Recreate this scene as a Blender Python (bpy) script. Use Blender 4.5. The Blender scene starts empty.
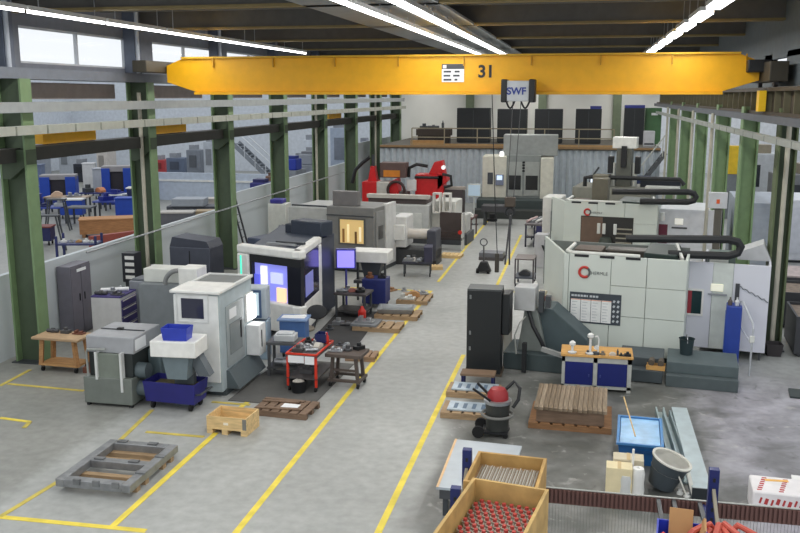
import bpy, bmesh, math, random
from mathutils import Vector, Matrix
R = math.radians
rnd = random.Random(7)
SC = bpy.context.scene
COL = SC.collection

# ------------------------------------------------------------------ camera, sky, exposure
F, HY, VX, CH = 886.0, 96.0, 588.0, 6.5
PITCH = math.atan((266.5 - HY) / F)
YAW = math.atan((VX - 400.0) / math.hypot(F, 266.5 - HY))
cd = bpy.data.cameras.new('camera')
cam = bpy.data.objects.new('camera', cd)
COL.objects.link(cam)
cd.sensor_width = 36.0
cd.lens = F / 800.0 * 36.0
cd.clip_end = 500
cam.location = (0, 0, CH)
cam.rotation_euler = (math.pi / 2 - PITCH, 0, YAW)
SC.camera = cam
CX, CY = 400.0, 266.5

SC.view_settings.view_transform = 'Standard'
SC.view_settings.look = 'None'
SC.view_settings.gamma = 1
SC.view_settings.exposure = 0.0
SC.view_settings.use_curve_mapping = False

w = bpy.data.worlds.new('daylight')
SC.world = w
w.use_nodes = True
bg = w.node_tree.nodes['Background']
bg.inputs[0].default_value = (0.92, 0.96, 1.0, 1)
bg.inputs[1].default_value = 1.05
ROW_POWER = 1150

def row_light(x, y0, y1, z, power, wid=0.25):
    l = bpy.data.lights.new('lamp_row', 'AREA')
    l.shape = 'RECTANGLE'
    l.size, l.size_y = wid, y1 - y0
    l.energy = power
    l.color = (1.0, 0.985, 0.95)
    o = bpy.data.objects.new('lamp_row', l)
    o.location = (x, (y0 + y1) / 2, z)
    COL.objects.link(o)

LAMPZ = 8.2
for lx in (-11.3, -4.5, -3.5, 2.35):
    row_light(lx, 4, 63, LAMPZ - 0.06, ROW_POWER * (0.6 if lx in (-4.5, -3.5) else 1))

# ------------------------------------------------------------------ pixel helpers (for measuring the place)
_fw = Vector((-math.sin(YAW) * math.cos(PITCH), math.cos(YAW) * math.cos(PITCH), -math.sin(PITCH)))
_rt = Vector((math.cos(YAW), math.sin(YAW), 0))
_up = _rt.cross(_fw)
CAMP = Vector((0, 0, CH))
def ray(px, py):
    return _fw * F + _rt * (px - CX) - _up * (py - CY)
def G(px, py, z=0.0):
    d = ray(px, py)
    return CAMP + d * ((z - CH) / d.z)
def AY(px, py, Y):
    d = ray(px, py)
    return CAMP + d * (Y / d.y)
def AX(px, py, X):
    d = ray(px, py)
    return CAMP + d * (X / d.x)
def _loc(T, px, py):
    m = Matrix.Rotation(-T.rotation_euler.z, 3, 'Z')
    return m @ (CAMP - Vector(T.location)), m @ ray(px, py)
def onY(T, px, py, y):
    o, d = _loc(T, px, py); p = o + d * ((y - o.y) / d.y); return p.x, p.z
def onX(T, px, py, x):
    o, d = _loc(T, px, py); p = o + d * ((x - o.x) / d.x); return p.y, p.z
def onZ(T, px, py, z):
    o, d = _loc(T, px, py); p = o + d * ((z - o.z) / d.z); return p.x, p.y
def rY(T, a, b, c, d, y):
    x0, z1 = onY(T, a, b, y); x1, z0 = onY(T, c, d, y); return x0, x1, z0, z1
def rX(T, a, b, c, d, x):
    y0, z1 = onX(T, a, b, x); y1, z0 = onX(T, c, d, x); return min(y0, y1), max(y0, y1), z0, z1

# ------------------------------------------------------------------ materials
def lin(c):
    return tuple(((v / 255) / 12.92 if v / 255 <= 0.04045 else ((v / 255 + 0.055) / 1.055) ** 2.4) for v in c)
_M = {}
def M(c, rough=0.55, metal=0.0, var=0.08, scale=4.0, emit=0.0, bump=0.0):
    key = (c, rough, metal, var, scale, emit, bump)
    if key in _M: return _M[key]
    m = bpy.data.materials.new('paint'); m.use_nodes = True
    nt = m.node_tree; b = nt.nodes['Principled BSDF']
    l = lin(c)
    b.inputs['Roughness'].default_value = rough
    b.inputs['Metallic'].default_value = metal
    if emit:
        b.inputs['Base Color'].default_value = (*l, 1)
        b.inputs['Emission Color'].default_value = (*l, 1)
        b.inputs['Emission Strength'].default_value = emit
    else:
        tc = nt.nodes.new('ShaderNodeTexCoord')
        nz = nt.nodes.new('ShaderNodeTexNoise'); nz.inputs['Scale'].default_value = scale; nz.inputs['Detail'].default_value = 3
        nt.links.new(tc.outputs['Object'], nz.inputs['Vector'])
        rp = nt.nodes.new('ShaderNodeValToRGB')
        rp.color_ramp.elements[0].position = 0.3; rp.color_ramp.elements[1].position = 0.7
        rp.color_ramp.elements[0].color = (*[v * (1 - var) for v in l], 1)
        rp.color_ramp.elements[1].color = (*[min(1, v * (1 + var)) for v in l], 1)
        nt.links.new(nz.outputs['Fac'], rp.inputs[0]); nt.links.new(rp.outputs[0], b.inputs['Base Color'])
        if bump:
            bp = nt.nodes.new('ShaderNodeBump'); bp.inputs['Strength'].default_value = bump
            nt.links.new(nz.outputs['Fac'], bp.inputs['Height']); nt.links.new(bp.outputs[0], b.inputs['Normal'])
    _M[key] = m
    return m
def GLASS(c, rough=0.08, alpha=None):
    key = ('glass', c, rough, alpha)
    if key in _M: return _M[key]
    m = bpy.data.materials.new('glazing'); m.use_nodes = True
    b = m.node_tree.nodes['Principled BSDF']
    b.inputs['Base Color'].default_value = (*lin(c), 1); b.inputs['Roughness'].default_value = rough
    if alpha is not None: b.inputs['Alpha'].default_value = alpha
    _M[key] = m
    return m
def wood(c, var=0.22, sx=2.0, sy=14.0):
    key = ('wood', c, var, sx, sy)
    if key in _M: return _M[key]
    m = bpy.data.materials.new('wood'); m.use_nodes = True
    nt = m.node_tree; b = nt.nodes['Principled BSDF']; b.inputs['Roughness'].default_value = 0.75
    tc = nt.nodes.new('ShaderNodeTexCoord'); mp = nt.nodes.new('ShaderNodeMapping')
    mp.inputs['Scale'].default_value = (sx, sy, sy)
    nz = nt.nodes.new('ShaderNodeTexNoise'); nz.inputs['Scale'].default_value = 1.5; nz.inputs['Detail'].default_value = 5
    nt.links.new(tc.outputs['Object'], mp.inputs[0]); nt.links.new(mp.outputs[0], nz.inputs['Vector'])
    rp = nt.nodes.new('ShaderNodeValToRGB'); l = lin(c)
    rp.color_ramp.elements[0].position = 0.3; rp.color_ramp.elements[1].position = 0.7
    rp.color_ramp.elements[0].color = (*[v * (1 - var) for v in l], 1)
    rp.color_ramp.elements[1].color = (*[min(1, v * (1 + var)) for v in l], 1)
    nt.links.new(nz.outputs['Fac'], rp.inputs[0]); nt.links.new(rp.outputs[0], b.inputs['Base Color'])
    _M[key] = m
    return m

def floor_mat():
    m = bpy.data.materials.new('concrete'); m.use_nodes = True
    nt = m.node_tree; N = nt.nodes.new; L = nt.links.new
    b = nt.nodes['Principled BSDF']
    tc = N('ShaderNodeTexCoord'); sp = N('ShaderNodeSeparateXYZ'); L(tc.outputs['Object'], sp.inputs[0])
    def noise(s, d=4, dist=0.0):
        n = N('ShaderNodeTexNoise'); n.inputs['Scale'].default_value = s; n.inputs['Detail'].default_value = d
        n.inputs['Distortion'].default_value = dist; L(tc.outputs['Object'], n.inputs['Vector']); return n.outputs['Fac']
    def ramp(src, p0, c0, p1, c1):
        r = N('ShaderNodeValToRGB'); e = r.color_ramp.elements
        e[0].position, e[1].position = p0, p1
        e[0].color, e[1].color = (*lin(c0), 1), (*lin(c1), 1); L(src, r.inputs[0]); return r.outputs[0]
    def math_(op, a, bb):
        n = N('ShaderNodeMath'); n.operation = op
        for i, v in enumerate((a, bb)):
            if isinstance(v, (int, float)): n.inputs[i].default_value = v
            else: L(v, n.inputs[i])
        return n.outputs[0]
    def step(src, a, bb):
        n = N('ShaderNodeMapRange'); n.interpolation_type = 'SMOOTHSTEP'
        n.inputs['From Min'].default_value = a; n.inputs['From Max'].default_value = bb; L(src, n.inputs['Value']); return n.outputs[0]
    def mix(f, a, bb):
        n = N('ShaderNodeMix'); n.data_type = 'RGBA'; L(f, n.inputs['Factor']); L(a, n.inputs['A']); L(bb, n.inputs['B']); return n.outputs['Result']
    n1, n2, n3 = noise(0.35, 4), noise(0.9, 8, 0.4), noise(5.0, 5)
    n4 = noise(2.2, 9, 1.2)
    pale = ramp(n1, 0.35, FLOOR_A, 0.65, FLOOR_B)
    worn = ramp(n2, 0.40, FLOOR_C, 0.72, FLOOR_D)
    xw = math_('ADD', sp.outputs[0], math_('MULTIPLY', math_('SUBTRACT', n2, 0.5), 1.2))
    f = math_('MULTIPLY', step(xw, -2.75, -2.1), math_('SUBTRACT', 1.0, step(sp.outputs[1], 19.5, 23.0)))
    worn = mix(step(xw, 1.9, 3.4), worn, ramp(n2, 0.36, (120, 119, 122), 0.6, (170, 168, 176)))
    worn = mix(math_('MULTIPLY', step(n4, 0.60, 0.72), 0.55), worn, ramp(n3, 0.3, (168, 166, 160), 0.7, (196, 194, 190)))
    worn = mix(math_('MULTIPLY', math_('SUBTRACT', 1.0, step(n4, 0.30, 0.42)), 0.5), worn, ramp(n3, 0.3, (70, 72, 70), 0.7, (96, 98, 96)))
    c = mix(f, pale, worn)
    # darker, browner tone on the far left
    lf = math_('SUBTRACT', 1.0, step(math_('ADD', sp.outputs[0], math_('MULTIPLY', n3, 0.3)), -9.3, -8.8))
    c = mix(math_('MULTIPLY', lf, 0.75), c, ramp(n1, 0.3, (134, 135, 129), 0.7, (152, 151, 144)))
    g = ramp(n3, 0.3, (205, 205, 205), 0.75, (255, 255, 255))
    mm = N('ShaderNodeMix'); mm.data_type = 'RGBA'; mm.blend_type = 'MULTIPLY'; mm.inputs['Factor'].default_value = 0.6
    L(c, mm.inputs['A']); L(g, mm.inputs['B'])
    L(mm.outputs['Result'], b.inputs['Base Color'])
    b.inputs['Roughness'].default_value = 0.45
    return m
FLOOR_A, FLOOR_B, FLOOR_C, FLOOR_D = (163, 165, 162), (182, 184, 181), (92, 94, 90), (140, 140, 136)

# ------------------------------------------------------------------ mesh builder
class MB:
    def __init__(s): s.v = []; s.f = []
    def add(s, vs, fs):
        n = len(s.v); s.v += [tuple(p) for p in vs]; s.f += [tuple(i + n for i in f) for f in fs]; return s
    def box(s, x0, x1, y0, y1, z0, z1):
        x0, x1 = min(x0, x1), max(x0, x1); y0, y1 = min(y0, y1), max(y0, y1); z0, z1 = min(z0, z1), max(z0, z1)
        return s.add([(x0,y0,z0),(x1,y0,z0),(x1,y1,z0),(x0,y1,z0),(x0,y0,z1),(x1,y0,z1),(x1,y1,z1),(x0,y1,z1)],
                     [(0,3,2,1),(4,5,6,7),(0,1,5,4),(1,2,6,5),(2,3,7,6),(3,0,4,7)])
    def obox(s, c, size, rot=(0, 0, 0)):
        from mathutils import Euler
        m = Euler(rot).to_matrix(); h = [q / 2 for q in size]; c = Vector(c)
        vs = [c + m @ Vector((a * h[0], b * h[1], d * h[2])) for d in (-1, 1) for (a, b) in ((-1,-1),(1,-1),(1,1),(-1,1))]
        return s.add(vs, [(0,3,2,1),(4,5,6,7),(0,1,5,4),(1,2,6,5),(2,3,7,6),(3,0,4,7)])
    def bar(s, p0, p1, a, b):
        p0, p1 = Vector(p0), Vector(p1); d = (p1 - p0).normalized()
        u = d.cross(Vector((0, 0, 1)))
        if u.length < 1e-4: u = Vector((1, 0, 0))
        u.normalize(); v = d.cross(u)
        vs = [p + u * (i * a / 2) + v * (j * b / 2) for p in (p0, p1) for (i, j) in ((-1,-1),(1,-1),(1,1),(-1,1))]
        return s.add(vs, [(0,3,2,1),(4,5,6,7),(0,1,5,4),(1,2,6,5),(2,3,7,6),(3,0,4,7)])
    def cyl(s, p0, p1, r, r2=None, n=14):
        return s.tube([p0, p1], r, n, r2)
    def tube(s, pts, r, n=8, r2=None):
        pts = [Vector(p) for p in pts]; base = len(s.v); u = None; k = len(pts)
        for i, p in enumerate(pts):
            d = (pts[min(i + 1, k - 1)] - pts[max(i - 1, 0)]).normalized()
            if u is None: u = d.cross(Vector((0, 0, 1)) if abs(d.z) < 0.9 else Vector((1, 0, 0)))
            u = (u - d * u.dot(d)).normalized(); v = d.cross(u)
            rr = r if r2 is None else r + (r2 - r) * i / (k - 1)
            for j in range(n):
                a = 2 * math.pi * j / n; s.v.append(tuple(p + (u * math.cos(a) + v * math.sin(a)) * rr))
        for i in range(k - 1):
            for j in range(n):
                a, b = base + i * n + j, base + i * n + (j + 1) % n
                s.f.append((a, b, b + n, a + n))
        s.f.append(tuple(base + j for j in reversed(range(n)))); s.f.append(tuple(base + (k - 1) * n + j for j in range(n)))
        return s
    def prism(s, poly, ax, a0, a1):
        n = len(poly)
        P = {'x': lambda p, a: (a, p[0], p[1]), 'y': lambda p, a: (p[0], a, p[1]), 'z': lambda p, a: (p[0], p[1], a)}[ax]
        return s.add([P(p, a0) for p in poly] + [P(p, a1) for p in poly],
                     [tuple(range(n)), tuple(reversed(range(n, 2 * n)))] + [(i, i + n, (i + 1) % n + n, (i + 1) % n) for i in range(n)])
    def lathe(s, prof, c=(0, 0, 0), n=20):
        base = len(s.v); c = Vector(c)
        for r, z in prof:
            for j in range(n):
                a = 2 * math.pi * j / n; s.v.append((c.x + r * math.cos(a), c.y + r * math.sin(a), c.z + z))
        for i in range(len(prof) - 1):
            for j in range(n):
                a, b = base + i * n + j, base + i * n + (j + 1) % n
                s.f.append((a, b, b + n, a + n))
        s.f.append(tuple(base + j for j in reversed(range(n)))); s.f.append(tuple(base + (len(prof) - 1) * n + j for j in range(n)))
        return s
    def frameY(s, x0, x1, z0, z1, w, y0, y1):
        s.box(x0, x1, y0, y1, z1 - w, z1); s.box(x0, x1, y0, y1, z0, z0 + w)
        s.box(x0, x0 + w, y0, y1, z0 + w, z1 - w); return s.box(x1 - w, x1, y0, y1, z0 + w, z1 - w)
    def frameX(s, y0, y1, z0, z1, w, x0, x1):
        s.box(x0, x1, y0, y1, z1 - w, z1); s.box(x0, x1, y0, y1, z0, z0 + w)
        s.box(x0, x1, y0, y0 + w, z0 + w, z1 - w); return s.box(x0, x1, y1 - w, y1, z0 + w, z1 - w)
    def frameZ(s, x0, x1, y0, y1, w, z0, z1):
        s.box(x0, x1, y0, y0 + w, z0, z1); s.box(x0, x1, y1 - w, y1, z0, z1)
        s.box(x0, x0 + w, y0 + w, y1 - w, z0, z1); return s.box(x1 - w, x1, y0 + w, y1 - w, z0, z1)
    def ring(s, c, r, t, axis='y', n=24, m=8, a0=0, a1=360):
        pts = []
        c = Vector(c)
        for i in range(n + 1):
            a = R(a0 + (a1 - a0) * i / n); q = (r * math.cos(a), r * math.sin(a))
            pts.append(c + Vector({'y': (q[0], 0, q[1]), 'z': (q[0], q[1], 0), 'x': (0, q[0], q[1])}[axis]))
        return s.tube(pts, t, m)
    def tub(s, x0, x1, y0, y1, z0, z1, t=0.02, tap=0.0):
        # open container with walls of thickness t, tapering inwards to the bottom by tap
        def q(i, z, k): return [(x0 + i + k, y0 + i + k, z), (x1 - i - k, y0 + i + k, z), (x1 - i - k, y1 - i - k, z), (x0 + i + k, y1 - i - k, z)]
        vs = q(0, z0, tap) + q(0, z1, 0) + q(t, z1, 0) + q(t, z0 + t, tap)
        fs = [(3, 2, 1, 0), (12, 13, 14, 15)]
        for a in (0, 4, 8):
            for j in range(4):
                fs.append((a + j, a + (j + 1) % 4, a + 4 + (j + 1) % 4, a + 4 + j))
        return s.add(vs, fs)
    def build(s, name, mat, parent=None, bev=0.0, label=None, kind=None):
        me = bpy.data.meshes.new(name); me.from_pydata(s.v, [], s.f)
        bm = bmesh.new(); bm.from_mesh(me); bmesh.ops.recalc_face_normals(bm, faces=bm.faces); bm.to_mesh(me); bm.free()
        me.polygons.foreach_set('use_smooth', [True] * len(me.polygons)); me.set_sharp_from_angle(angle=R(35))
        me.materials.append(mat); me.update()
        o = bpy.data.objects.new(name, me); COL.objects.link(o)
        if parent: o.parent = parent
        if bev:
            b = o.modifiers.new('edge', 'BEVEL'); b.width = bev; b.segments = 2; b.limit_method = 'ANGLE'
        if label: o['label'] = label
        if kind: o['kind'] = kind
        return o
def bx(*a): return MB().box(*a)

def thing(name, label, cat, loc, rz=0.0, group=None):
    o = bpy.data.objects.new(name, None); COL.objects.link(o)
    o.location = tuple(loc); o.rotation_euler = (0, 0, R(rz)); o.empty_display_size = 0.2
    o['label'] = label; o['category'] = cat
    if group: o['group'] = group
    return o
def tag(o, label, cat, group=None):
    o['label'] = label; o['category'] = cat
    if group: o['group'] = group
    return o
def single(name, label, cat, mb, mat, loc=(0, 0, 0), rz=0.0, group=None, bev=0.0):
    o = mb.build(name, mat, None, bev); o.location = tuple(loc); o.rotation_euler = (0, 0, R(rz))
    return tag(o, label, cat, group)
def dup(src, loc, rz=0.0, label=None):
    r = src.copy(); COL.objects.link(r); r.location = tuple(loc); r.rotation_euler = (0, 0, R(rz))
    if label: r['label'] = label
    for ch in list(src.children):
        c = ch.copy(); COL.objects.link(c); c.parent = r
        for g in ch.children:
            d = g.copy(); COL.objects.link(d); d.parent = c
    return r
def struct(name, mb, mat, bev=0.0): return mb.build(name, mat, None, bev, None, 'structure')
def text(name, s, size, loc, rot, mat, parent, align='LEFT', bold=0.0):
    c = bpy.data.curves.new(name, 'FONT'); c.body = s; c.size = size; c.extrude = 0.002; c.align_x = align; c.align_y = 'CENTER'; c.offset = bold
    c.materials.append(mat); tmp = bpy.data.objects.new('tmp', c); COL.objects.link(tmp)
    bpy.context.view_layer.update()
    me = bpy.data.meshes.new_from_object(tmp.evaluated_get(bpy.context.evaluated_depsgraph_get())); bpy.data.objects.remove(tmp)
    o = bpy.data.objects.new(name, me); COL.objects.link(o)
    o.location = loc; o.rotation_euler = rot; o.parent = parent
    return o

# common paints
WHITE = M((226, 226, 222), 0.4); OFF = M((208, 210, 204), 0.45); PALE = M((198, 202, 196), 0.45); COOL = M((214, 217, 224), 0.45)
GREY = M((150, 152, 152), 0.5); MID = M((120, 123, 125), 0.5); DARK = M((62, 66, 70), 0.5); BLACK = M((26, 28, 31), 0.5); RUBBER = M((18, 18, 19), 0.8)
STEEL = M((165, 168, 172), 0.35, 0.7); DSTEEL = M((88, 88, 90), 0.45, 0.5); GALV = M((176, 188, 194), 0.4, 0.4, 0.12)
BLUE = M((28, 42, 128), 0.5); NAVY = M((24, 32, 84), 0.5); SKYB = M((40, 90, 160), 0.4); COBALT = M((22, 66, 168), 0.5)
REDP = M((196, 40, 30), 0.45); ORANGE = M((214, 72, 34), 0.45); YEL = M((234, 172, 4), 0.45, 0, 0.05); RUST = M((110, 66, 50), 0.8)
GRN_L = M((112, 136, 98), 0.5); GRN_D = M((68, 82, 62), 0.6); CARD = M((176, 134, 88), 0.8); LIME = M((214, 200, 40), 0.6)
PINE = wood((214, 184, 132)); PLANK = wood((150, 122, 96)); PALW = wood((162, 136, 104)); GOLD = wood((196, 150, 76)); OAK = wood((206, 158, 92)); BROWN = wood((142, 104, 70)); OLDW = wood((120, 98, 80))
SCREEN = M((196, 216, 240), 0.3, emit=0.9); SCRV = M((150, 140, 255), 0.3, emit=0.9); LAMPM = M((255, 255, 255), 0.4, emit=6.0)
GLZ = GLASS((16, 18, 24)); PAPER = M((232, 234, 236), 0.7, 0, 0.02)

# ================================================================== SETTING
XL, XR = -13.3, 4.75
struct('floor', bx(-60, 40, -4, 100, -0.3, 0), floor_mat())
YLN = M((228, 206, 76), 0.6, 0, 0.15, 3); YLF = M((196, 178, 84), 0.7, 0, 0.2, 3)
_lz = [0.004]
def line(x0, y0, x1, y1, wd=0.11, m=None):
    _lz[0] += 0.0004
    d = Vector((x1 - x0, y1 - y0)).normalized(); n = Vector((-d.y, d.x)) * wd / 2
    struct('floor_marking', MB().prism([(x0 + n.x, y0 + n.y), (x1 + n.x, y1 + n.y), (x1 - n.x, y1 - n.y), (x0 - n.x, y0 - n.y)], 'z', -0.002, _lz[0]), m or YLN)
def lp(a, b, c, d, wd=0.11, m=None):
    p, q = G(a, b), G(c, d); line(p.x, p.y, q.x, q.y, wd, m)
line(-4.97, 9, -4.97, 28.9, 0.11); line(-4.97, 30.5, -4.97, 49.5, 0.11)
line(-2.86, 9, -2.86, 21.7, 0.11); line(-2.86, 29.5, -2.86, 42, 0.11)
line(-8.0, 28.95, -4.9, 28.95, 0.1); line(-2.9, 29.4, -1.0, 29.4, 0.1)
lp(0, 517, 146, 531); lp(0, 517, 110, 450, 0.09, YLF); lp(110, 450, 152, 410, 0.09, YLF)
lp(112, 527, 216, 433); lp(226, 418, 278, 380, 0.1); lp(146, 432, 204, 437, 0.09, YLF); lp(212, 402, 250, 405, 0.09, YLF)
lp(0, 418, 30, 422, 0.09); lp(30, 422, 24, 428, 0.09, YLF); lp(0, 386, 30, 370, 0.09, YLF); lp(8, 384, 84, 391, 0.09, YLF)

WALLM = M((240, 240, 234), 0.7, 0, 0.05, 0.5)
struct('wall_back', bx(-14, 5, 64, 64.3, 0, 9), WALLM)
for x in (-8.2, -3.1, 2.0):
    struct('pilaster', bx(x - 0.28, x + 0.28, 63.6, 64, 0, 9), M((120, 132, 108), 0.6))
# mezzanine at the end of the hall: corrugated front, deck, railing
mc = MB(); n = 84; x0, x1 = -12.6, 4.3
pts = []
for i in range(n + 1):
    x = x0 + (x1 - x0) * i / n; pts.append((x, 54.35 + (0.24 if i % 2 else 0)))
mc.prism(pts + [(x1, 54.7), (x0, 54.7)], 'z', 0, 3.3)
struct('wall_mezzanine', mc, M((198, 206, 212), 0.5))
struct('mezzanine_deck', bx(x0, x1, 54.36, 64, 3.3, 3.5), M((92, 88, 80), 0.7))
struct('trim_2', bx(x0, x1, 54.3, 54.36, 3.38, 3.5), M((150, 120, 84), 0.6))
# left partition: low panel wall behind the columns
PART = M((190, 197, 201), 0.6, 0, 0.04, 0.6)
struct('wall_left', bx(-14.15, -14.0, 12, 33.5, 0, 2.14), PART)
struct('wall_left', bx(-14.15, -14.0, 33.5, 52, 0, 2.6), PART)
struct('wall_left', bx(-14.15, -14.0, 52, 64, 0, 3.6), PART)
# upper left wall over the runway, with clerestory windows
UPM = M((120, 124, 134), 0.7)
CLX = -13.75
struct('wall_upper', bx(CLX - 0.1, CLX + 0.1, 8, 64, 6.9, 7.3), UPM)
struct('wall_upper', bx(CLX - 0.1, CLX + 0.1, 8, 64, 8.2, 9.0), UPM)
def mull(y0, y1): struct('wall_upper', bx(CLX - 0.1, CLX + 0.1, y0, y1, 7.3, 8.2), UPM)
yA, yB, yC, yD, yE = (AX(p, 60, CLX).y for p in (17, 125, 150, 212, 225))
mull(8, yA); mull(yB, yC); mull(yD, yD + 1.2)
wy = yD + 1.2
def window(n, y0, y1, panes):
    f = MB(); f.frameX(y0, y1, 7.3, 8.2, 0.05, CLX - 0.06, CLX + 0.06)
    for k in range(1, panes):
        y = y0 + (y1 - y0) * k / panes; f.box(CLX - 0.05, CLX + 0.05, y - 0.03, y + 0.03, 7.35, 8.15)
    fr = struct('window_%d' % n, f, M((196, 200, 206), 0.5))
    g = bx(CLX - 0.005, CLX + 0.005, y0 + 0.05, y1 - 0.05, 7.35, 8.15).build('window_pane', GLASS((240, 246, 255), 0.05, 0.03), fr)
window(1, yA, yB, 2); window(2, yC, yD, 2)
k = 3
while wy < 60:
    window(k, wy, wy + 5, 2); mull(wy + 5, wy + 6.2); wy += 6.2; k += 1

# columns: open H sections, the recess towards the camera, with a conduit on some
def column(x, y, ztop, dx, fw, base=True, pipe=None, ms=(GRN_D, GRN_L)):  # default greens paint in the light: shaded recess dark, lit flanges pale
    r = bpy.data.objects.new('column', None); COL.objects.link(r); r.location = (x, y, 0); r['kind'] = 'structure'
    bx(-dx / 2 + 0.03, dx / 2 - 0.03, -0.02, 0.02, 0, ztop).build('column_web', ms[0], r)
    for sx in (-1, 1):
        bx(sx * dx / 2 - 0.025, sx * dx / 2 + 0.025, -fw / 2, fw / 2, 0, ztop).build('column_flange', ms[1], r)
    if base: bx(-dx / 2 - 0.1, dx / 2 + 0.1, -fw / 2 - 0.08, fw / 2 + 0.08, 0, 0.03).build('base_plate', DARK, r)
    if pipe is not None:
        MB().cyl((pipe, -fw / 2 - 0.07, 0.02), (pipe, -fw / 2 - 0.07, ztop - 0.3), 0.06).build('conduit', M((176, 172, 156), 0.5), r)
    return r
for i in range(8):
    column(XL, 19.0 + 6.2 * i, 6.9, 0.66, 0.42, True, {1: 0.1, 4: -0.1, 6: 0.05}.get(i))
    struct('bracket', MB().prism([(XL - 0.36, 5.25), (XL + 0.36, 5.25), (XL + 0.36, 4.9), (XL - 0.1, 4.55), (XL - 0.36, 4.55)], 'y', 18.8 + 6.2 * i, 19.2 + 6.2 * i), GRN_D)
p = G(768, 350)
column(4.92, 23.9, 6.2, 0.40, 0.42, True, -0.02, (GRN_D, M((92, 104, 72), 0.6)))
for y in (27.6, 33.6, 39.7, 45.8, 51.9):
    column(XR - (0.1 if y < 30 else 0), y, 6.2, 0.42, 0.42, True, -0.4 if y > 30 else None, (M((122, 148, 106), 0.5), M((122, 148, 106), 0.5)))

# posts and wall panels above the left columns
for i in range(8):
    y = 19.0 + 6.2 * i
    struct('wall_post', bx(CLX + 0.1, CLX + 0.45, y - 0.2, y + 0.2, 7.16, 9.0), M((96, 104, 120), 0.6))
    if i < 3: struct('wall_conduit', MB().cyl((CLX + 0.5, y - 0.12, 7.16), (CLX + 0.5, y - 0.12, 9.0), 0.06), M((190, 196, 206), 0.5))
    struct('wall_panel', bx(-13.9, -13.8, y + 0.6, y + 5.6, 6.42, 6.84), M((150, 142, 140), 0.7))
# runways and trays along the hall
IRON = M((86, 90, 96), 0.6); PALET = M((148, 152, 152), 0.5); BROWNB = M((66, 58, 46), 0.7)
struct('runway_beam', bx(XL - 0.18, XL + 0.18, 8, 63, 6.9, 7.16), M((112, 118, 128), 0.6))
struct('runway_beam', bx(XL + 0.2, XL + 0.5, 8, 63, 6.12, 6.36), PALET)
struct('runway_beam', bx(XL - 0.36, XL + 0.1, 8, 63, 4.95, 5.28), M((52, 52, 48), 0.7))
rb = MB().box(XR - 0.2, XR + 0.2, 12, 63, 6.02, 6.1).box(XR - 0.2, XR + 0.2, 12, 63, 6.62, 6.72).box(XR - 0.02, XR + 0.02, 12, 63, 6.1, 6.62)
ro = struct('runway_beam', rb, BROWNB)
for i in range(44):
    bx(XR - 0.17, XR + 0.17, 13 + i * 1.1, 13.05 + i * 1.1, 6.1, 6.62).build('stiffener', M((104, 100, 78), 0.7), ro)
struct('side_beam', bx(XR - 0.36, XR - 0.2, 12, 63, 5.84, 6.02), IRON)
# ceiling with cross beams
struct('ceiling', bx(-14, 5.4, 8, 64.3, 9.0, 9.2), M((150, 154, 160), 0.8))
struct('ceiling_panel', bx(-6.25, -3.2, 8, 60, 8.46, 8.52), M((150, 154, 156), 0.6))
for i in range(-1, 8):
    y = 19.6 + 6.2 * i
    struct('roof_beam', bx(-13.6, 5.2, y - 0.14, y + 0.14, 8.52, 9.0), M((96, 94, 90), 0.7))
    struct('roof_beam_flange', bx(-13.6, 5.2, y - 0.2, y + 0.2, 8.46, 8.52), M((140, 124, 84), 0.7))
    for d in (2.07, 4.13):
        struct('purlin', bx(-13.6, 5.2, y + d - 0.06, y + d + 0.06, 8.82, 9.0), M((110, 110, 108), 0.7))
struct('wall_right_upper', bx(5.0, 5.15, 27, 64, 6.75, 9.0), M((96, 104, 108), 0.7))
struct('wall_right_upper', bx(5.0, 5.15, 8, 22.6, 6.75, 9.0), M((96, 104, 108), 0.7))
wq0, wq1 = AX(765, 56, 5.0), AX(786, 71, 5.0)
struct('wall_right_upper', bx(5.0, 5.15, 22.6, 27, wq0.z - 0.15, 9.0), M((96, 104, 108), 0.7))
struct('wall_right_upper', bx(5.0, 5.15, 22.6, 27, 6.75, wq1.z), M((96, 104, 108), 0.7))
struct('wall_right_upper', bx(5.0, 5.15, 22.6, wq1.y, wq1.z, wq0.z), M((96, 104, 108), 0.7))
struct('wall_right_upper', bx(5.0, 5.15, wq0.y, 27, wq1.z, wq0.z), M((96, 104, 108), 0.7))
struct('wall_conduit', MB().cyl((4.9, 22.3, 6.72), (4.9, 22.3, 9.0), 0.06), M((190, 196, 200), 0.5))

# the bay on the left and its walls
struct('wall_side_back', bx(-46, -14.2, 74, 74.3, 0, 8.6), M((206, 212, 220), 0.7))
struct('wall_side_left', bx(-46.3, -46, 10, 74, 0, 8.6), M((206, 212, 220), 0.7))
struct('wall_side_low', bx(-27.5, -14.6, 52, 52.2, 0, 1.75), M((186, 196, 210), 0.6))
struct('trim_1', bx(-27.5, -14.6, 51.94, 52, 1.2, 1.32), WHITE)
# the bay on the right
struct('wall_right_bay', bx(18, 18.3, 15, 90, 0, 8), M((226, 228, 232), 0.7))
struct('wall_right_back', bx(5.2, 18, 80, 80.3, 0, 8), M((224, 226, 230), 0.7))

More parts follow.
